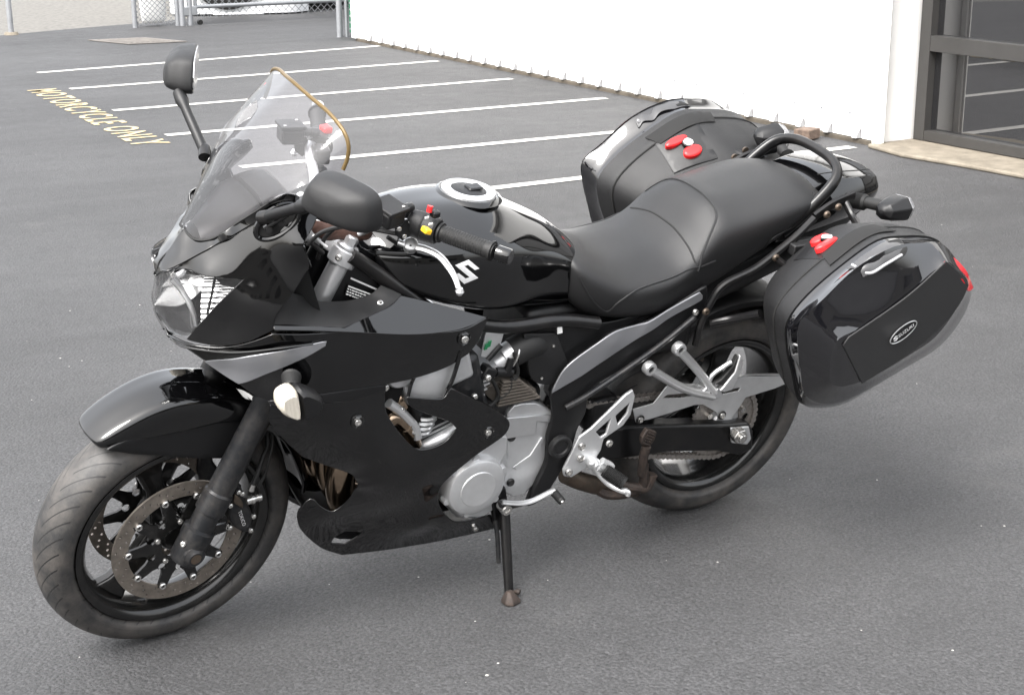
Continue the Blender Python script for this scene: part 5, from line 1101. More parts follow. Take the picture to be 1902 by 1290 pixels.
# side plate behind the fork with its warning label
obj('frame_head_plate', panel([(-.3872,-.125,.9523,1),(-.3197,-.125,.8834,1),(-.3374,-.125,.8682),(-.3866,-.125,.8578),(-.4339,-.125,.8651,1),(-.4212,-.125,.9136)], (), .012, .004), 'satin', bike)
wl = [T("@-.1305 %s" % '0,0')] if False else [(-.3975,-.131,.903),(-.3275,-.131,.8671),(-.4032,-.131,.8786),(-.3439,-.131,.8516)]
o0_, ou, ov_ = np.array(wl[0][:3]), np.array(wl[1][:3])-np.array(wl[0][:3]), np.array(wl[2][:3])-np.array(wl[0][:3])
lb = obj('warning_label', plate([tuple(o0_), tuple(o0_+ou), tuple(o0_+ou+ov_), tuple(o0_+ov_)], (0,.0015,0)), 'gloss', bike)
rr2 = random.Random(9); V, F = [], []
for r_ in range(4):
    u = .03
    while u < .94:
        w = rr2.uniform(.04,.11); h0 = .06+.24*r_
        if r_ == 0: w = .9
        k = len(V); V += [tuple(o0_+ou*a+ov_*b+np.array((0,-.0006,0))) for a, b in ((u,h0),(min(.97,u+w),h0),(min(.97,u+w),h0+.12),(u,h0+.12))]; F.append((k,k+3,k+2,k+1)); u += w+rr2.uniform(.015,.03)
obj('label_print', (V, F), 'white_plastic', lb)
obj('label_strip', plate([(-.3913,-.1312,.9185,1),(-.3196,-.1312,.8775,1),(-.3206,-.1312,.8738,1),(-.3923,-.1312,.9148,1)], (0,.001,0)), 'decal', lb)
obj('battery_box', box((.33,0,.655),(.50,.21,.19)), 'satin', bike, bevel=.02)
# ---------------------------------------------------------------- engine
eng = obj('engine', join(box((-.02,0,.43),(.30,.27,.26)), box((-.16,0,.50),(.14,.30,.20)), xf(box((0,0,0),(.19,.36,.17)), Matrix.Translation((-.15,0,.60)) @ Matrix.Rotation(-.30,4,'Y'))), 'dark_metal', bike, bevel=.015)
# sprocket cover
spc = [(.031,-.148,.5104,1),(.0473,-.148,.5306),(.0662,-.148,.5313),(.1054,-.148,.525),(.1181,-.148,.5195,1),(.1568,-.148,.4909,1),(.166,-.148,.4498),(.1613,-.148,.4204),(.1536,-.148,.4006,1),(.1584,-.148,.347),(.1494,-.148,.3147),(.1375,-.148,.2907),(.1133,-.148,.2664,1),(.0735,-.148,.2681,1),(.0386,-.148,.2936,1),(.0293,-.148,.3422),(.0477,-.148,.384),(.039,-.148,.4493)]
sco = obj('sprocket_cover', fixn(plate(spc, (0,.05,0))), 'alu', eng, bevel=.004, seg=2)
obj('cover_top', plate([(.0216,-.1535,.5023,1),(.154,-.1535,.4872,1),(.1611,-.1535,.4601,1),(.1139,-.1535,.4744,1),(.1159,-.1535,.4394,1),(.0322,-.1535,.4436,1)], (0,.005,0)), 'alu_bright', sco, bevel=.003)
obj('cover_rib', plate([(.1335,-.1525,.4259,1),(.1436,-.1525,.4192,1),(.1172,-.1525,.3713,1),(.0723,-.1525,.3475,1),(.0622,-.1525,.356,1),(.1083,-.1525,.381,1)], (0,.004,0)), 'alu', sco, bevel=.002)
for q in [(.0502,-.151,.4413),(.0645,-.151,.3112)]: obj('cover_hole', lathe([(.0,.0008),(.006,.0008),(.0085,.0025),(.0105,.0),(.0105,-.01)], q[:3], (0,-1,0), 18), 'dark_metal', sco)
# generator cover: round lid on an oval neck
gcx = np.array([(-.0596,-.205,.355)][0][:3])
nk = [(.0238,-.155,.5012,1),(.0398,-.155,.4128),(.0501,-.155,.3572),(.0456,-.155,.312),(.0272,-.155,.2461),(-.0149,-.155,.225),(-.0761,-.155,.2451),(-.1223,-.155,.2982),(-.1331,-.155,.3464),(-.094,-.155,.4049),(-.0285,-.155,.4575)]
obj('generator_neck', fixn(plate(nk, (0,.06,0))), 'alu', eng, bevel=.008, seg=3)
nk2 = [(-.0019,-.175,.4771,1),(.0232,-.175,.4629),(.0289,-.175,.4199),(.0122,-.175,.3904,1),(-.0241,-.175,.3896),(-.0623,-.175,.4072),(-.0948,-.175,.3802),(-.1182,-.175,.3737,1),(-.0802,-.175,.4142),(-.0321,-.175,.454)]
obj('neck_web', fixn(plate(nk2, (0,.022,0))), 'alu', eng, bevel=.006, seg=3)
gr_ = np.linalg.norm(np.array([(.0159,-.205,.3432)][0][:3])-gcx)*1.02
gc = obj('generator_cover', lathe([(0,.0),(gr_*.58,.0),(gr_*.6,-.0025),(gr_*.86,-.0035),(gr_*.93,-.007),(gr_*.98,-.016),(gr_,-.028),(gr_*1.005,-.06)], gcx, (0,-1,0), 64), 'alu', eng, ang=30)
for a in (20, 95, 140, 200, 260, 320):
    q = gcx+np.array((math.cos(R(a))*gr_*1.0, .032, math.sin(R(a))*gr_*1.0)); obj('cover_lug', cyl(q, q+np.array((0,-.018,0)), .0095, .0085, 14), 'alu', gc)
# cylinder: finned barrel and head seen through the window
for k in range(9):
    z = .535+.013*k; obj('cooling_fin', xf(box((0,0,0),(.155,.365-.003*k,.0045)), Matrix.Translation((-.150+.006*k,0,z)) @ Matrix.Rotation(-.30,4,'Y')), 'alu', eng)
hd = obj('cylinder_head', xf(join(box((0,0,0),(.17,.37,.075)), box((.0,0,.055),(.15,.35,.04))), Matrix.Translation((-.185,0,.665)) @ Matrix.Rotation(-.30,4,'Y')), 'alu', eng, bevel=.01, seg=3)
obj('head_cover_cap', lathe([(0,.012),(.032,.012),(.036,.008),(.038,0),(.038,-.02)], [(-.2888,-.19,.7055)][0][:3], (0,-1,0), 30), 'alu', hd)
for q in [(-.3057,-.205,.7102),(-.329,-.205,.6839),(-.2818,-.2,.6149),(-.2456,-.2,.552),(-.0647,-.19,.6503),(-.0941,-.19,.6069)]: obj('head_bolt', dome(q[:3], .008,.009,(0,-1,.1),12), 'bolt', hd)
# clutter inside the window: flange ring, header clamp, hoses
obj('header_clamp', tube([(-.3137,-.2,.6376),(-.2811,-.2,.6079),(-.2469,-.2,.5663),(-.2344,-.2,.5328)], .011, 10), 'alu_bright', eng)
obj('header_pipe', tube([(-.3125,-.19,.574),(-.2877,-.19,.5896),(-.248,-.19,.5466),(-.2279,-.18,.5009)], .017, 14), 'pipe', eng)
obj('header_flange', lathe([(.012,0),(.022,0),(.024,-.006),(.024,-.012)], [(-.2735,-.198,.5776)][0][:3], (-.5,-.8,.2), 24), 'pipe', eng)
for k in range(4):
    a = [(-.2209,-.185,.5689),(-.181,-.185,.5748)]; b_ = [np.array(q[:3]) for q in a]; o_ = np.array((.0,0,-.012))*k+np.array((-.004*k,0,0)); obj('port_rib', tube([b_[0]+o_, (b_[0]+b_[1])/2+o_+np.array((0,-.012,0)), b_[1]+o_], .0045, 8), 'alu_bright', eng)
obj('water_hose', tube([(-.2157,-.16,.4789),(-.1867,-.18,.4963),(-.1431,-.185,.5144),(-.115,-.17,.5212)], .018, 12), 'alu', eng)
# throttle bodies, injector block and wiring behind the guard
tb = obj('throttle_body', join(cyl([(-.056,-.12,.6099)][0], [(.0319,-.14,.6687)][0], .026, .026, 24), cyl([(.0076,-.135,.6576)][0], [(.0539,-.14,.6861)][0], .030, .030, 24)), 'alu', eng, bevel=.002)
obj('clamp_band', tube(circ([(.0245,-.14,.67)][0], .034, 20, (.35,.0,.94), (.2,1,0)), .003, 6, 1, closed=True), 'bolt', tb)
obj('intake_boot', tube([(.0245,-.14,.67),(.0727,-.14,.6856),(.1243,-.12,.6633)], .034, 16), 'rubber', tb)
obj('throttle_bracket', plate([(-.0724,-.165,.6908,1),(-.0658,-.165,.75,1),(-.0191,-.165,.7422,1),(-.0236,-.165,.7127),(-.0548,-.165,.6835,1)], (0,.004,0)), 'alu_bright', tb, bevel=.001)
for q in [(-.0635,-.166,.716),(-.0559,-.166,.7215)]: obj('green_tab', plate([tuple(np.array(q[:3])+np.array(d)) for d in ((-.004,0,-.008),(.003,0,-.006),(.005,0,.008),(-.002,0,.006))], (0,-.003,0)), 'green', tb)
for a, b_, r in (([(-.0543,-.165,.6793)],[(-.0236,-.165,.7127)],.007),([(-.0256,-.16,.6405)],[(.018,-.16,.6325)],.012),([(.003,-.165,.638)],[(.0099,-.165,.672)],.009)):
    obj('wiring_connector', cyl(a[0], b_[0], r, n=12), 'satin', tb)
obj('injector_plug', xf(box((0,0,0),(.032,.03,.03)), Matrix.Translation([(-.0504,-.165,.6478)][0][:3]) @ Matrix.Rotation(.5,4,'Y')), 'satin', tb, bevel=.004)
for P_ in ([(-.0891,-.17,.6577),(-.0698,-.17,.612),(-.0798,-.17,.5785)], [(-.0431,-.172,.6363),(-.0188,-.172,.5891),(-.0296,-.172,.5626),(-.064,-.172,.5551)], [(.0146,-.168,.6233),(.0121,-.168,.5881),(-.0207,-.168,.5657),(-.0295,-.168,.5459)], [(-.107,-.165,.6928),(-.086,-.165,.6544),(-.0729,-.165,.6027),(-.0478,-.165,.5693)], [(.0119,-.17,.6883),(.0289,-.17,.636),(.0216,-.17,.616)]):
    obj('wiring', tube(P_, .0045, 8), 'rubber', tb)
for k in range(5):
    a = np.array([(-.0976,-.165,.6117)][0][:3]); b_ = np.array([(-.1337,-.165,.6632)][0][:3]); c_ = a+(b_-a)*k/4; obj('spring_coil', lathe([(.010,-.0035),(.0135,0),(.010,.0035)], c_, tuple(b_-a), 18), 'alu_bright', tb)
# finned rectifier: body and ridges
rg = [(-.047,-.15,.585,1),(-.0223,-.15,.6032,1),(.0414,-.15,.6084,1),(.0662,-.15,.5864,1),(.0999,-.15,.5654,1),(.1058,-.15,.5453,1),(.0082,-.15,.5323,1)]
rgo = obj('rectifier', fixn(plate(rg, (0,.05,0))), 'regulator', eng, bevel=.003)
for k in range(8):
    t_ = k/7; a = np.array([(-.0139,-.154,.552)][0][:3])*(1-t_)+np.array([(-.0073,-.154,.6125)][0][:3])*t_; b_ = np.array([(.0993,-.154,.5532)][0][:3])*(1-t_)+np.array([(.0389,-.154,.6096)][0][:3])*t_
    obj('fin', fixn(plate([tuple(a),tuple(b_),tuple(b_+np.array((0,0,.004))),tuple(a+np.array((0,0,.004)))], (0,-.018,0))), 'regulator', rgo)
# header pipes under the radiator, radiator, oil pan, exhaust
rad = obj('radiator', xf(box((0,0,0),(.035,.36,.30)), Matrix.Translation((-.30,0,.60)) @ Matrix.Rotation(.28,4,'Y')), 'dark', bike, bevel=.006)
for k in range(14): obj('radiator_fin', xf(box((-.019,0,-.13+.02*k),(.003,.34,.004)), Matrix.Translation((-.30,0,.60)) @ Matrix.Rotation(.28,4,'Y')), 'dark_metal', rad)
for i, y in enumerate((-.135,-.045,.045,.135)):
    obj('exhaust_header', tube([(-.25,y,.60),(-.33,y,.55),(-.375,y*.95,.45),(-.36,y*.8,.33),(-.28,y*.6,.255),(-.12,y*.4,.225)], .034 if i == 0 else .0235, 18, 8), 'pipe', bike)
obj('oil_filter', cyl((-.33,-.0,.36),(-.27,0,.40),.04,n=24), 'dark_metal', eng)
obj('oil_pan', box((-.05,0,.27),(.26,.2,.10)), 'dark_metal', eng, bevel=.02)
obj('exhaust_collector', tube([(-.12,.0,.225),(.10,.03,.215),(.30,.10,.24),(.42,.16,.29)], .042, 18, 6), 'pipe_grey', bike)
obj('silencer', tube([(.42,.17,.30),(.60,.20,.36),(1.0,.21,.48)], .055, 24, 4), 'dark_metal', bike)
obj('link_pipe', tube([(.259,-.1,.2593),(.3127,-.1,.2257),(.4178,-.08,.1684),(.5582,-.04,.1097),(.6634,-0,.077)], .024, 14, flat=1.), 'pipe_grey', bike)

# ---------------------------------------------------------------- swingarm, chain, guard
swp = [(.3073,-.128,.393,1),(.4306,-.128,.3815),(.7426,-.128,.3216),(.8114,-.128,.3124),(.8331,-.128,.2826,1),(.8444,-.128,.2205),(.8046,-.128,.2103),(.7157,-.128,.2435),(.5515,-.128,.2762),(.3324,-.128,.2924,1),(.2907,-.128,.3494)]
for s in (-1, 1):
    f = (lambda v: v) if s < 0 else mir
    sa = obj('swingarm', f(fixn(plate(swp, (0,.045,0)))), 'frame', bike, bevel=.008, seg=3)
obj('swingarm_bridge', box((.34,0,.42),(.10,.22,.09)), 'frame', bike, bevel=.02)
obj('shock_absorber', join(cyl((.30,0,.45),(.22,0,.66),.035,n=20), cyl((.29,0,.48),(.235,0,.62),.045,n=20)), 'dark', bike)
ax = np.array([(.7542,-.172,.3038)][0][:3]); axc = (.765,-.15,.315)
obj('chain_adjuster', fixn(plate([(.7398,-.14,.3176,1),(.8027,-.14,.3095,1),(.8202,-.14,.2671),(.8095,-.14,.2507),(.7549,-.14,.2676,1)], (0,.008,0))), 'alu', sa, bevel=.003)
obj('axle_nut', join(cyl((ax[0],-.145,ax[2]), (ax[0],-.168,ax[2]), .0215, n=6), cyl((ax[0],-.168,ax[2]), (ax[0],-.18,ax[2]), .012, n=16)), 'bolt', bike, bevel=.002)
# chain: closed run round both sprockets, plates link by link
fc_ = np.array((.085,.43)); r1_ = .040; rc = np.array((.74,.315)); r2_ = .106
d_ = rc-fc_; D_ = np.linalg.norm(d_); th = math.atan2(d_[1], d_[0]); off_ = math.acos((r1_-r2_)/D_)
def pt(c, r, a): return c+np.array((math.cos(a), math.sin(a)))*r
path = []
a1, a2 = th+off_, th-off_
for k in range(12): path.append(pt(rc, r2_, a2+(a1-a2)*k/11 if False else a1-(a1-a2)*k/11))
top0, top1 = pt(fc_, r1_, a1), pt(rc, r2_, a1); bot0, bot1 = pt(rc, r2_, a2), pt(fc_, r1_, a2)
dense = [top0+(top1-top0)*k/60 for k in range(60)]+[pt(rc, r2_, a1-(a1-a2)*k/60) for k in range(60)]+[bot0+(bot1-bot0)*k/60-np.array((0,.012*math.sin(math.pi*k/60))) for k in range(60)]+[pt(fc_, r1_, a2-(2*math.pi-(a1-a2))*k/20) for k in range(20)]
dense = np.array(dense+[dense[0]]); sl = np.concatenate([[0], np.cumsum(np.linalg.norm(np.diff(dense, axis=0), axis=1))]); nl = int(sl[-1]/.0159)//2*2
pins = [np.array((np.interp(sl[-1]*k/nl, sl, dense[:,0]), np.interp(sl[-1]*k/nl, sl, dense[:,1]))) for k in range(nl)]
Lk = np.linalg.norm(pins[1]-pins[0])
def link_mesh(dy):
    o = []
    for k in range(7): a = math.pi/2+math.pi*k/6; o.append((0.0078*math.cos(a), .0, 0.0078*math.sin(a)))
    o.append((Lk/2, 0, -.0052))
    for k in range(7): a = -math.pi/2+math.pi*k/6; o.append((Lk+0.0078*math.cos(a), 0, 0.0078*math.sin(a)))
    o.append((Lk/2, 0, .0045))
    o = [(x, -.1045-dy, z) for x, y, z in o]; a_ = plate(o, (0,.0018,0)); b_ = plate([(x, -.0905+dy, z) for x, y, z in o], (0,-.0018,0))
    ro = [cyl((x,-.1065-dy*.0,0),(x,-.0885,0),.0042,n=8) for x in (0., Lk)]
    return join(a_, b_, *ro)
cm = []
for j, dy in enumerate((0., .0022)):
    v_, f_ = link_mesh(dy); me = bpy.data.meshes.new('chain_link'); me.from_pydata([tuple(map(float, p)) for p in v_], [], [tuple(q) for q in f_]); me.materials.append(M['chain']); cm.append(me)
chn = empty('drive_chain', (0,0,0), bike)
for k in range(nl):
    p_, q_ = pins[k], pins[(k+1) % nl]; a = math.atan2(q_[1]-p_[1], q_[0]-p_[0])
    o = link('chain_link', cm[k % 2], chn); o.location = (p_[0], 0, p_[1]); o.rotation_euler = (0, -a, 0)
cg = [(.4351,-.122,.3881,1),(.4192,-.122,.4293),(.4807,-.122,.4344,1),(.5135,-.122,.4783,1),(.6562,-.122,.4528),(.7597,-.122,.459),(.9024,-.122,.4357,1),(.9183,-.122,.4096),(.8817,-.122,.4016),(.7843,-.122,.3924),(.7746,-.122,.3729),(.7528,-.122,.3359),(.7394,-.122,.332),(.7052,-.122,.3424,1),(.6928,-.122,.3663),(.6438,-.122,.3989),(.6153,-.122,.4029),(.4796,-.122,.3885,1)]
cgs = [(.5069,-.122,.445,1),(.5205,-.122,.4518),(.6036,-.122,.4421,1),(.6268,-.122,.4296,1),(.561,-.122,.4344)], [(.6787,-.122,.4292,1),(.7617,-.122,.4278,1),(.7552,-.122,.4177),(.6897,-.122,.419,1)]
cgd = obj('chain_guard', fixn(plate(cg, (0,.004,0), holes=cgs)), 'alu', bike, bevel=.001)
obj('guard_edge', fixn(loft([[(.5115,-.124,.4814),(.654,-.124,.4559),(.7574,-.124,.4621),(.9019,-.124,.4385)], [(.5263,-.105,.4742),(.6697,-.105,.4487),(.7737,-.105,.4551),(.9191,-.105,.4315)], [(.5397,-.09,.4601),(.6839,-.09,.4344),(.7886,-.09,.4408),(.935,-.09,.4169)]], 2, 3, closed=False)), 'alu', cgd)
for q in [(.4448,-.125,.3959),(.7126,-.125,.3541)]: obj('guard_bolt', dome(q[:3], .0085,.006,(0,-1,0),14), 'bolt', cgd); obj('guard_washer', lathe([(.0088,.0015),(.0125,.0015),(.013,0)], q[:3], (0,-1,0), 16), 'rubber', cgd)

# ---------------------------------------------------------------- footrests, hangers, stands
fh = [(.2223,-.182,.4247,1),(.2534,-.182,.4426),(.3413,-.182,.5206,1),(.36,-.182,.5306),(.3701,-.182,.5105),(.3669,-.182,.4591),(.3495,-.182,.4318),(.2974,-.182,.4041,1),(.2948,-.182,.3735),(.2842,-.182,.3524),(.2651,-.182,.3535,1),(.2596,-.182,.3296),(.2189,-.182,.3106),(.1958,-.182,.3191,1),(.1898,-.182,.3377)]
h1 = [(.2695,-.182,.43,1),(.3067,-.182,.4591,1),(.3015,-.182,.4171),(.2868,-.182,.411,1)], [(.3214,-.182,.4653,1),(.3571,-.182,.4948,1),(.3547,-.182,.4646),(.3328,-.182,.4368,1)]
hg = obj('footrest_hanger', fixn(plate(fh, (0,.008,0), holes=h1)), 'alu', bike, bevel=.0025)
for q in [(.2313,-.184,.3994),(.2339,-.184,.3648),(.2051,-.184,.3307),(.3126,-.184,.3911)]: obj('hanger_bolt', dome(q[:3], .010,.007,(0,-1,0),16), 'bolt', hg)
obj('pivot_boss', lathe([(0,.026),(.006,.025),(.010,.021),(.0125,.014),(.0155,.012),(.0155,-.006)], [(.2699,-.186,.3471)][0][:3], (0,-1,0), 24), 'alu', hg)
ft = [(.2735,-.2,.3471),(.3339,-.262,.2935)]; a_, b_ = Vector(ft[0][:3]), Vector(ft[1][:3])
obj('footrest_bar', tube([(.2593,-.2,.3565),(.2805,-.205,.3235),(.3021,-.222,.2992),(.32,-.245,.2923),(.3306,-.262,.2943)], .0085, 12), 'alu', hg)
obj('footrest_arm', tube([(.2882,-.2,.3532),(.3151,-.205,.3346),(.2947,-.205,.3329),(.2739,-.205,.3439)], .01, 10), 'alu', hg)
rb = [Vector(q[:3]) for q in [(.2929,-.208,.332),(.328,-.252,.3107)]]
obj('footrest_rubber', cyl(rb[0], rb[1], .017, .0165, 20, rings=[(k/14+.02*(j in (1,2))+.0, .0185 if j in (1,2) else .0165) for k in range(1, 13) for j in range(3)]), 'rubber', hg)
obj('footrest_tip', tube([(.3266,-.258,.2959),(.3337,-.265,.2924),(.3331,-.266,.2836)], .0065, 10), 'alu_bright', hg)
# shift lever with its ribbed peg
sl_ = obj('shift_lever', tube([(.0194,-.19,.2912),(.0673,-.195,.2797),(.1016,-.2,.2824),(.1417,-.205,.2995),(.1556,-.206,.3047)], .0085, 10, flat=.6), 'alu_bright', bike)
pg = [Vector(q[:3]) for q in [(.1534,-.206,.2989),(.1596,-.238,.29)]]
obj('shift_peg', cyl(pg[0], pg[1], .0095, .0095, 16, rings=[(k/10+.03*j, .0105 if j else .009) for k in range(1, 9) for j in (0, 1)]), 'rubber', sl_)
obj('peg_bolt', dome(pg[1], .0055, .004, tuple(pg[1]-pg[0]), 12), 'bolt', sl_)
obj('lever_web', fixn(plate([(.007,-.192,.2986,1),(.0625,-.192,.2727),(.1233,-.192,.2704,1),(.101,-.192,.2664),(.0485,-.192,.2652),(.0175,-.192,.2743,1)], (0,.01,0))), 'dark_metal', sl_, bevel=.002)
# side stand
ss0, ss1 = Vector([(.0468,-.165,.2478)][0][:3]), Vector([(.0305,-.262,.0515)][0][:3])
std = obj('side_stand', tube([ss0, ss0.lerp(ss1,.5), ss1], lambda t: .0132-.002*t, 14, 3), 'frame', bike)
obj('stand_bracket', fixn(plate([(.0127,-.16,.3152,1),(.0464,-.16,.3072,1),(.0706,-.16,.2148),(.0635,-.16,.1766,1),(.0353,-.16,.1839,1),(.0151,-.16,.2602)], (0,.02,0))), 'frame', std, bevel=.004)
obj('stand_pivot', lathe([(0,.006),(.006,.006),(.007,.01),(.013,.01),(.015,.006),(.015,-.02)], [(.0361,-.185,.2652)][0][:3], (0,-1,0), 20), 'bolt', std)
obj('stand_spring', tube([(.0313,-.155,.2134),(.0314,-.175,.171),(.0272,-.2,.117)], .006, 8), 'dark_metal', std)
wf = [(.0059,-.3137,0)][0]; wl_ = Matrix.Rotation(-.238019571, 4, 'X') @ Vector((wf[0], wf[1]+.012, .0))
ftp = [(wl_.x+dx, wl_.y+dy, 0) for dx, dy in ((-.022,-.03),(.0,-.04),(.034,-.02),(.034,.01),(.0,.03),(-.022,.02))]
Rm = Matrix.Rotation(-.238019571, 4, 'X'); ftw = [Vector((wf[0]+dx, wf[1]+dy, .001)) for dx, dy in ((-.015,-.006),(.0,-.016),(.026,-.006),(.026,.018),(.006,.026),(-.015,.018))]
obj('stand_foot', fixn(loft([[Rm @ p for p in ftw],[Rm @ (p+Vector((0,.002,.009))) for p in ftw],[Rm @ (Vector((wf[0]+.004,wf[1]+.016,.035)).lerp(p+Vector((0,0,.02)),.35)) for p in ftw]],1,1,smooth_u=False,smooth_v=False)), 'rust', std, bevel=.002)
tg_ = [(.0323,-.255,.0688),(.0433,-.275,.0801)]; obj('stand_tang', join(cyl(tg_[0], tg_[1], .0045, n=10), lathe([(0,.006),(.007,.005),(.008,0),(.006,-.005),(0,-.006)], tg_[1][:3], (.6,-.8,0), 14)), 'rust', std)
# centre stand with its lift tang
cs = obj('centre_stand', tube([(.3947,-.15,.2269),(.4359,-.165,.2185),(.4709,-.165,.2103),(.4829,-.168,.2506)], .0125, 10), 'rust', bike)
obj('centre_stand_leg', tube([(.4499,-.165,.2856),(.4575,-.16,.2102),(.3898,-.12,.179),(.3442,-.08,.2107)], .013, 10), 'rust', cs)
obj('lift_arm', tube([(.4487,-.165,.2566),(.4401,-.17,.3103),(.4392,-.175,.3489)], .0125, 10), 'rust', cs)
lt_ = [(.4207,-.178,.3579,1),(.4181,-.178,.3806),(.4304,-.178,.4017,1),(.463,-.178,.3853,1),(.4593,-.178,.3623),(.4477,-.178,.3457,1)]; tp_ = obj('lift_tang', fixn(plate(lt_, (0,.014,0))), 'rust', cs, bevel=.003)
for k in range(5):
    a, b_ = np.array([(.4246,-.18,.3646)][0][:3]), np.array([(.443,-.18,.3543)][0][:3]); d0_ = (np.array([(.4351,-.18,.3956)][0][:3])-a)*k/4.5; obj('tang_rib', cyl(a+d0_, b_+d0_, .0022, n=6), 'rust', tp_)
# pillion footrest hanger: two silver arms meeting at the folded peg
arm = [np.array(q[:3]) for q in [(.3948,-.19,.5856),(.4974,-.2,.5205),(.5905,-.21,.485),(.4731,-.19,.6253),(.5386,-.2,.5587),(.5915,-.21,.4957)]]
ph = obj('pillion_hanger', join(tube(arm[:3], lambda t: .0145-.001*t, 12, 6, flat=.8), tube(arm[3:], lambda t: .0145-.0015*t, 12, 6, flat=.8)), 'alu_bright', bike)
for q in [(.3895,-.196,.5914),(.4693,-.196,.6307)]:
    obj('hanger_eye', lathe([(.008,.004),(.009,.007),(.0155,.006),(.0175,.001),(.0175,-.012)], q[:3], (0,-1,0), 24), 'alu_bright', ph); obj('hanger_bolt', dome(Vector(q[:3])+Vector((0,.001,0)), .0082,.004,(0,-1,0),12), 'dark_metal', ph)
pl_ = obj('pillion_bracket', fixn(plate([(.5572,-.212,.5081,1),(.5711,-.212,.5209,1),(.6128,-.212,.499,1),(.624,-.212,.4796),(.6018,-.212,.473,1),(.5688,-.212,.4857)], (0,.03,0))), 'alu_bright', ph, bevel=.003)
obj('bracket_bolt', dome([(.5791,-.214,.5004)][0][:3], .0045,.003,(0,-1,0),10), 'dark_metal', ph)
obj('peg_frame', tube([(.5809,-.2,.5015),(.581,-.202,.5397),(.6074,-.21,.5668),(.6253,-.212,.5769)], .006, 8), 'alu_bright', ph)
obj('pillion_peg', fixn(plate([(.6009,-.222,.5038,1),(.6102,-.222,.5144),(.6375,-.222,.5495,1),(.6432,-.222,.5975,1),(.6547,-.222,.5771),(.6562,-.222,.5491),(.6393,-.222,.498,1),(.616,-.222,.4962,1)], (0,.02,0))), 'alu_bright', ph, bevel=.003)
obj('peg_rubber', fixn(plate([(.5832,-.217,.5245,1),(.6017,-.217,.5318),(.6307,-.217,.5664),(.6408,-.217,.5952,1),(.6414,-.217,.5491),(.6145,-.217,.5124,1)], (0,.016,0))), 'rubber', ph, bevel=.003)

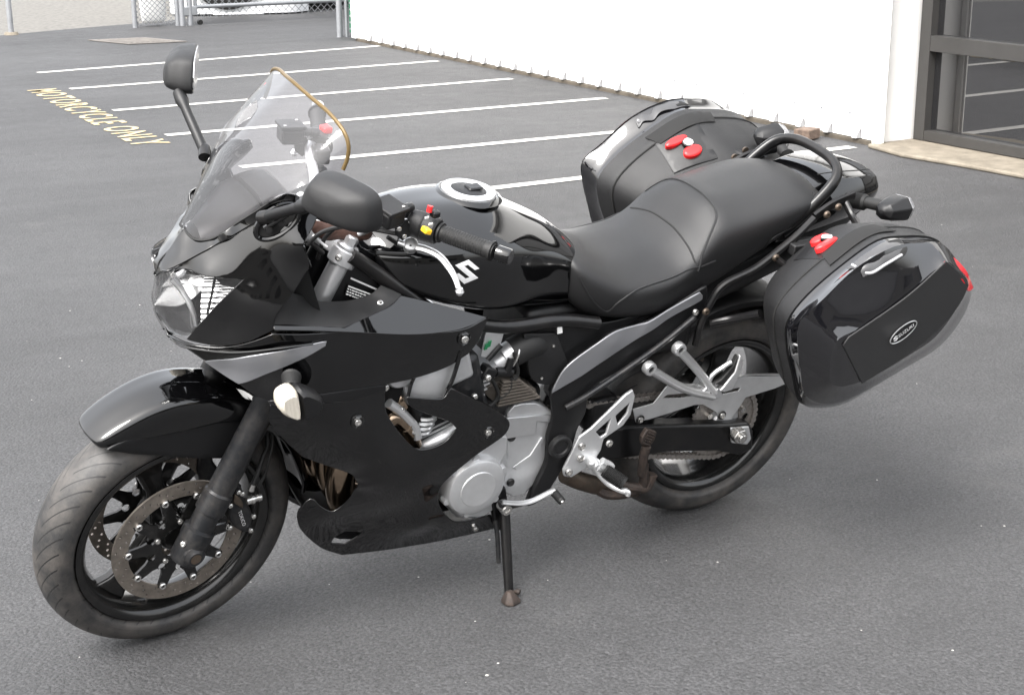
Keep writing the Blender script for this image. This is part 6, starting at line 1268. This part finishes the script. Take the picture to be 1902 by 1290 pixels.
# ---------------------------------------------------------------- handlebars and controls (turn with the fork)
def bar_set(s):
    f = (lambda v: ST(v)) if s < 0 else (lambda v: ST(mir(v)))
    g = [Vector(q[:3]) for q in [(-.2855,-.235,1.065),(-.2207,-.36,1.066),(-.2022,-.392,1.066)]]
    d = (g[1]-g[0]).normalized()
    riser = [(-.3833,-.08,.9897),(-.3594,-.12,1.030),(-.3352,-.19,1.067),(-.2855,-.235,1.065)]; hb = obj('handlebar', f(tube(riser+[tuple(g[1])], .0112, 14, 5)), 'alu', bike)
    obj('grip', f(cyl(g[0]+d*.012, g[1], .0165, .0165, 24, rings=[(.03,.021),(.06,.021),(.07,.0165)]+[(.12+.045*k+.022*j, .0178 if j else .0166) for k in range(17) for j in (0, 1)]+[(.93,.0168),(.935,.021),(.975,.021),(.98,.0165)])), 'rubber', hb)
    obj('bar_end', f(lathe([(0,.0),(.0145,.0),(.0165,-.003),(.0165,-.03),(.012,-.034),(0,-.034)], g[2], tuple(d), 24)), 'gloss', hb)
    sw = obj('switch_housing', f(cyl(g[0]-d*.052, g[0]+d*.012, .0255, .024, 24, rings=[(.04,.0285),(.45,.0295),(.5,.0275),(.55,.0295),(.94,.0275)])), 'grey_plastic', hb)
    # levers and buttons
    u = Vector((.5,-.35,.75)); u = (u-d*u.dot(d)).normalized(); v = d.cross(u)
    if v.x > 0: v = -v
    c0 = g[0]-d*.02
    if s < 0:
        B_ = [obj('turn_switch', f(xf(box((0,0,0),(.016,.02,.012)), Matrix.Translation(Vector([(-.3224,-.262,1.084)][0][:3])) @ Matrix.Rotation(.4,4,'Y'))), 'yellow', sw, bevel=.003),
              obj('flash_button', f(xf(box((0,0,0),(.018,.018,.014)), Matrix.Translation(Vector([(-.294,-.245,1.108)][0][:3])))), 'satin', sw, bevel=.004),
              obj('hazard_button', f(cyl(Vector([(-.3077,-.245,1.123)][0][:3])-u*.008, Vector([(-.3082,-.245,1.126)][0][:3])+u*.002, .006, n=14)), 'red', sw)]
        for q in [(-.3237,-.26,1.112),(-.3139,-.262,1.097)]: obj('switch_mark', f(box(q[:3], (.009,.002,.004))), 'white_plastic', sw)
    else:
        obj('kill_switch', f(xf(box((0,0,0),(.022,.026,.016)), Matrix.Translation(c0+u*.033))), 'red', sw, bevel=.004)
    # perch, pinch clamp, lever
    pc = obj('lever_perch', f(join(xf(box((0,0,0),(.036,.04,.036)), Matrix.Translation(g[0]-d*.085) @ Matrix.Rotation(.3,4,'Z')), xf(box((0,0,0),(.026,.05,.018)), Matrix.Translation(Vector([(-.312,-.19,1.017)][0][:3]))))), 'dark_metal', hb, bevel=.005)
    obj('perch_bracket', f(fixn(plate([(-.3637,-.212,1.082,1),(-.3359,-.212,1.086,1),(-.3228,-.212,1.064),(-.3222,-.212,1.049,1),(-.3417,-.212,1.039),(-.3604,-.212,1.055,1)], (0,.004,0)))), 'satin', pc, bevel=.001)
    for q in [(-.3404,-.214,1.050),(-.3557,-.214,1.070)]: obj('perch_bolt', f(dome(q[:3], .0055,.004,(-.3,-1,.2),10)), 'bolt', pc)
    obj('lever_pivot', f(lathe([(0,.008),(.013,.008),(.015,.006),(.015,-.012),(0,-.012)], [(-.3155,-.205,1.021)][0][:3], (-.3,-.5,.8), 20)), 'alu_bright', pc)
    lv = [(-.3332,-.185,1.023),(-.3125,-.205,1.018),(-.2958,-.23,1.020),(-.2835,-.262,1.019),(-.2803,-.295,1.010),(-.2794,-.32,.9982),(-.2815,-.34,.9842)]
    lever = obj('clutch_lever' if s < 0 else 'brake_lever', f(tube(lv, lambda t: .0105 if t < .25 else .0105-.0045*(t-.25)/.75, 12, 6, flat=.75)), 'alu_bright', hb)
    e = [(-.2815,-.345,.9794)][0]; obj('lever_ball', f(lathe([(0,.0095),(.0055,.0078),(.0095,0),(.0055,-.0078),(0,-.0095)], e[:3], (0,0,1), 18)), 'alu_bright', lever)
    # fluid reservoir with a screwed lid
    rs = [(-.6859,1.115,1.105)] if False else None
    c = Vector([(-.3778,-.205,1.120)][0][:3]); Mx = Matrix.Translation(c) @ Matrix.Rotation(.25 if s < 0 else .25,4,'Z') @ Matrix.Rotation(.12,4,'X')
    rv = obj('fluid_reservoir', f(xf(box((0,0,-.02),(.05,.055,.034)), Mx)), 'satin', hb, bevel=.006); obj('reservoir_lid', f(xf(box((0,0,.001),(.056,.062,.008)), Mx)), 'grey_plastic', rv, bevel=.002)
    for dx, dy in ((.018,-.02),(-.018,.02)): obj('lid_screw', f(dome(Mx @ Vector((dx,dy,.005)), .004,.002,(0,0,1),10)), 'bolt', rv)
    obj('master_cylinder', f(cyl(Vector([(-.3618,-.205,1.103)][0][:3]), Vector([(-.3149,-.19,1.101)][0][:3]), .0095, n=14, rings=[(.6,.0095),(.62,.011),(.9,.011)])), 'dark_metal', hb)
    return hb
bar_set(-1); bar_set(1)
for P_ in ([(-.3407,-.18,1.057),(-.3801,-.15,1.055),(-.4254,-.12,1.048),(-.4547,-.1,1.013),(-.4571,-.08,.9527)], [(-.3387,-.19,1.043),(-.3788,-.15,1.042),(-.4183,-.13,1.046),(-.4685,-.11,1.032),(-.4977,-.1,1.002)], [(-.4577,-.1,.9756),(-.4919,-.1,1.007),(-.5053,-.09,1.011)], [(-.3369,-.15,1.016),(-.285,-.16,.9735),(-.3388,-.12,.9634)]):
    obj('control_cable', ST(tube(P_, .0048, 8)), 'rubber', bike)
obj('cable_clip', ST(cyl(*[q[:3] for q in [(-.439,-.125,1.054),(-.4282,-.128,1.055)]], .008, n=10)), 'white_plastic', bike)
obj('bleed_line', ST(tube([(-.4844,-.1,1.022),(-.4682,-.105,1.005),(-.4581,-.115,.9971)], .0028, 8)), 'white_plastic', bike)
obj('bar_wrap', ST(fixn(loft([[(p[0]+.018*math.cos(a)*k, p[1], p[2]+.016*math.sin(a)*k) for a in np.linspace(0,6.283,12,endpoint=False)] for p, k in zip(crom([(-.4623,-.06,1.025),(-.4371,-.07,1.007),(-.4007,-.085,1.005),(-.3683,-.1,1.007),(-.3568,-.11,1.002)],3), [.5,.8,1,1.1,1.2,1,.9,1,1.1,1.2,1,.8,.4])],1,1,smooth_u=False,smooth_v=False))), 'brown_rubber', bike)
# front signals beside the fairing
def front_signal(s):
    f = (lambda v: v) if s < 0 else mir
    b_ = [Vector(q[:3]) for q in [(-.5566,-.225,.7613),(-.572,-.262,.7571)]]
    st_ = obj('front_signal', f(cyl(b_[0], b_[1], .021, .016, 20, rings=[(k/9+.05*j, (.0205-.004*k/9) if j else (.0175-.004*k/9)) for k in range(1, 8) for j in (0, 1)])), 'rubber', bike)
    ln = [(-.617,-.3,.7649),(-.6118,-.3,.7763),(-.5939,-.3,.784),(-.5799,-.3,.7775),(-.5728,-.3,.7537),(-.5682,-.3,.7099),(-.587,-.3,.715),(-.605,-.3,.7288),(-.615,-.3,.7458)]; c = np.mean([q[:3] for q in ln], 0)
    ax_ = np.array((1,.12,-.0)); ax_ /= np.linalg.norm(ax_)
    pod0 = [(-.5754,-.29,.7735),(-.5568,-.29,.7725),(-.5265,-.29,.7528),(-.5161,-.29,.7369),(-.5187,-.29,.7208),(-.5413,-.29,.7037),(-.5636,-.29,.7031),(-.5689,-.29,.7372)]
    S_ = [[tuple(np.array(q[:3])+np.array((0,o,0))) for q in pod0] for o in (-.016,.0,.02,.03)]
    cpod = np.mean([q[:3] for q in pod0], 0); k_ = (.7,1,1,.75); S_ = [[tuple(cpod+np.array((0,o,0))+(np.array(q[:3])-cpod)*k) for q in pod0] for o, k in zip((-.022,-.008,.02,.03), k_)]
    obj('pod', f(fixn(loft(S_,2,2))), 'satin', st_)
    S_ = [[tuple(c+np.array((0,o,0))+(np.array(q[:3])-c)*k) for q in ln] for o, k in zip((-.02,-.004,.022,.028), (.72,1,1,.8))]
    obj('lens', f(fixn(loft(S_,2,2))), 'amber_lens', st_)
M['amber_lens'] = mat('pale_clear_ribbed_lens', (.62,.57,.48), .18, coat=.6)
def lens_grid():
    m = M['amber_lens']; t = m.node_tree; b = t.nodes['Principled BSDF']; tc = nd(t, 'ShaderNodeTexCoord')
    w = nd(t, 'ShaderNodeTexWave', Scale=130.); w.bands_direction = 'Z'; t.links.new(tc.outputs['Object'], w.inputs[0]); w2 = nd(t, 'ShaderNodeTexWave', Scale=110.); w2.bands_direction = 'X'; t.links.new(tc.outputs['Object'], w2.inputs[0])
    a = nd(t, 'ShaderNodeMath', operation='ADD'); t.links.new(w.outputs['Fac'], a.inputs[0]); t.links.new(w2.outputs['Fac'], a.inputs[1])
    bp = nd(t, 'ShaderNodeBump', Strength=.8, Distance=.002); t.links.new(a.outputs[0], bp.inputs['Height']); t.links.new(bp.outputs[0], b.inputs['Normal'])
lens_grid()
for s in (-1, 1): front_signal(s)

bpy.context.view_layer.update()
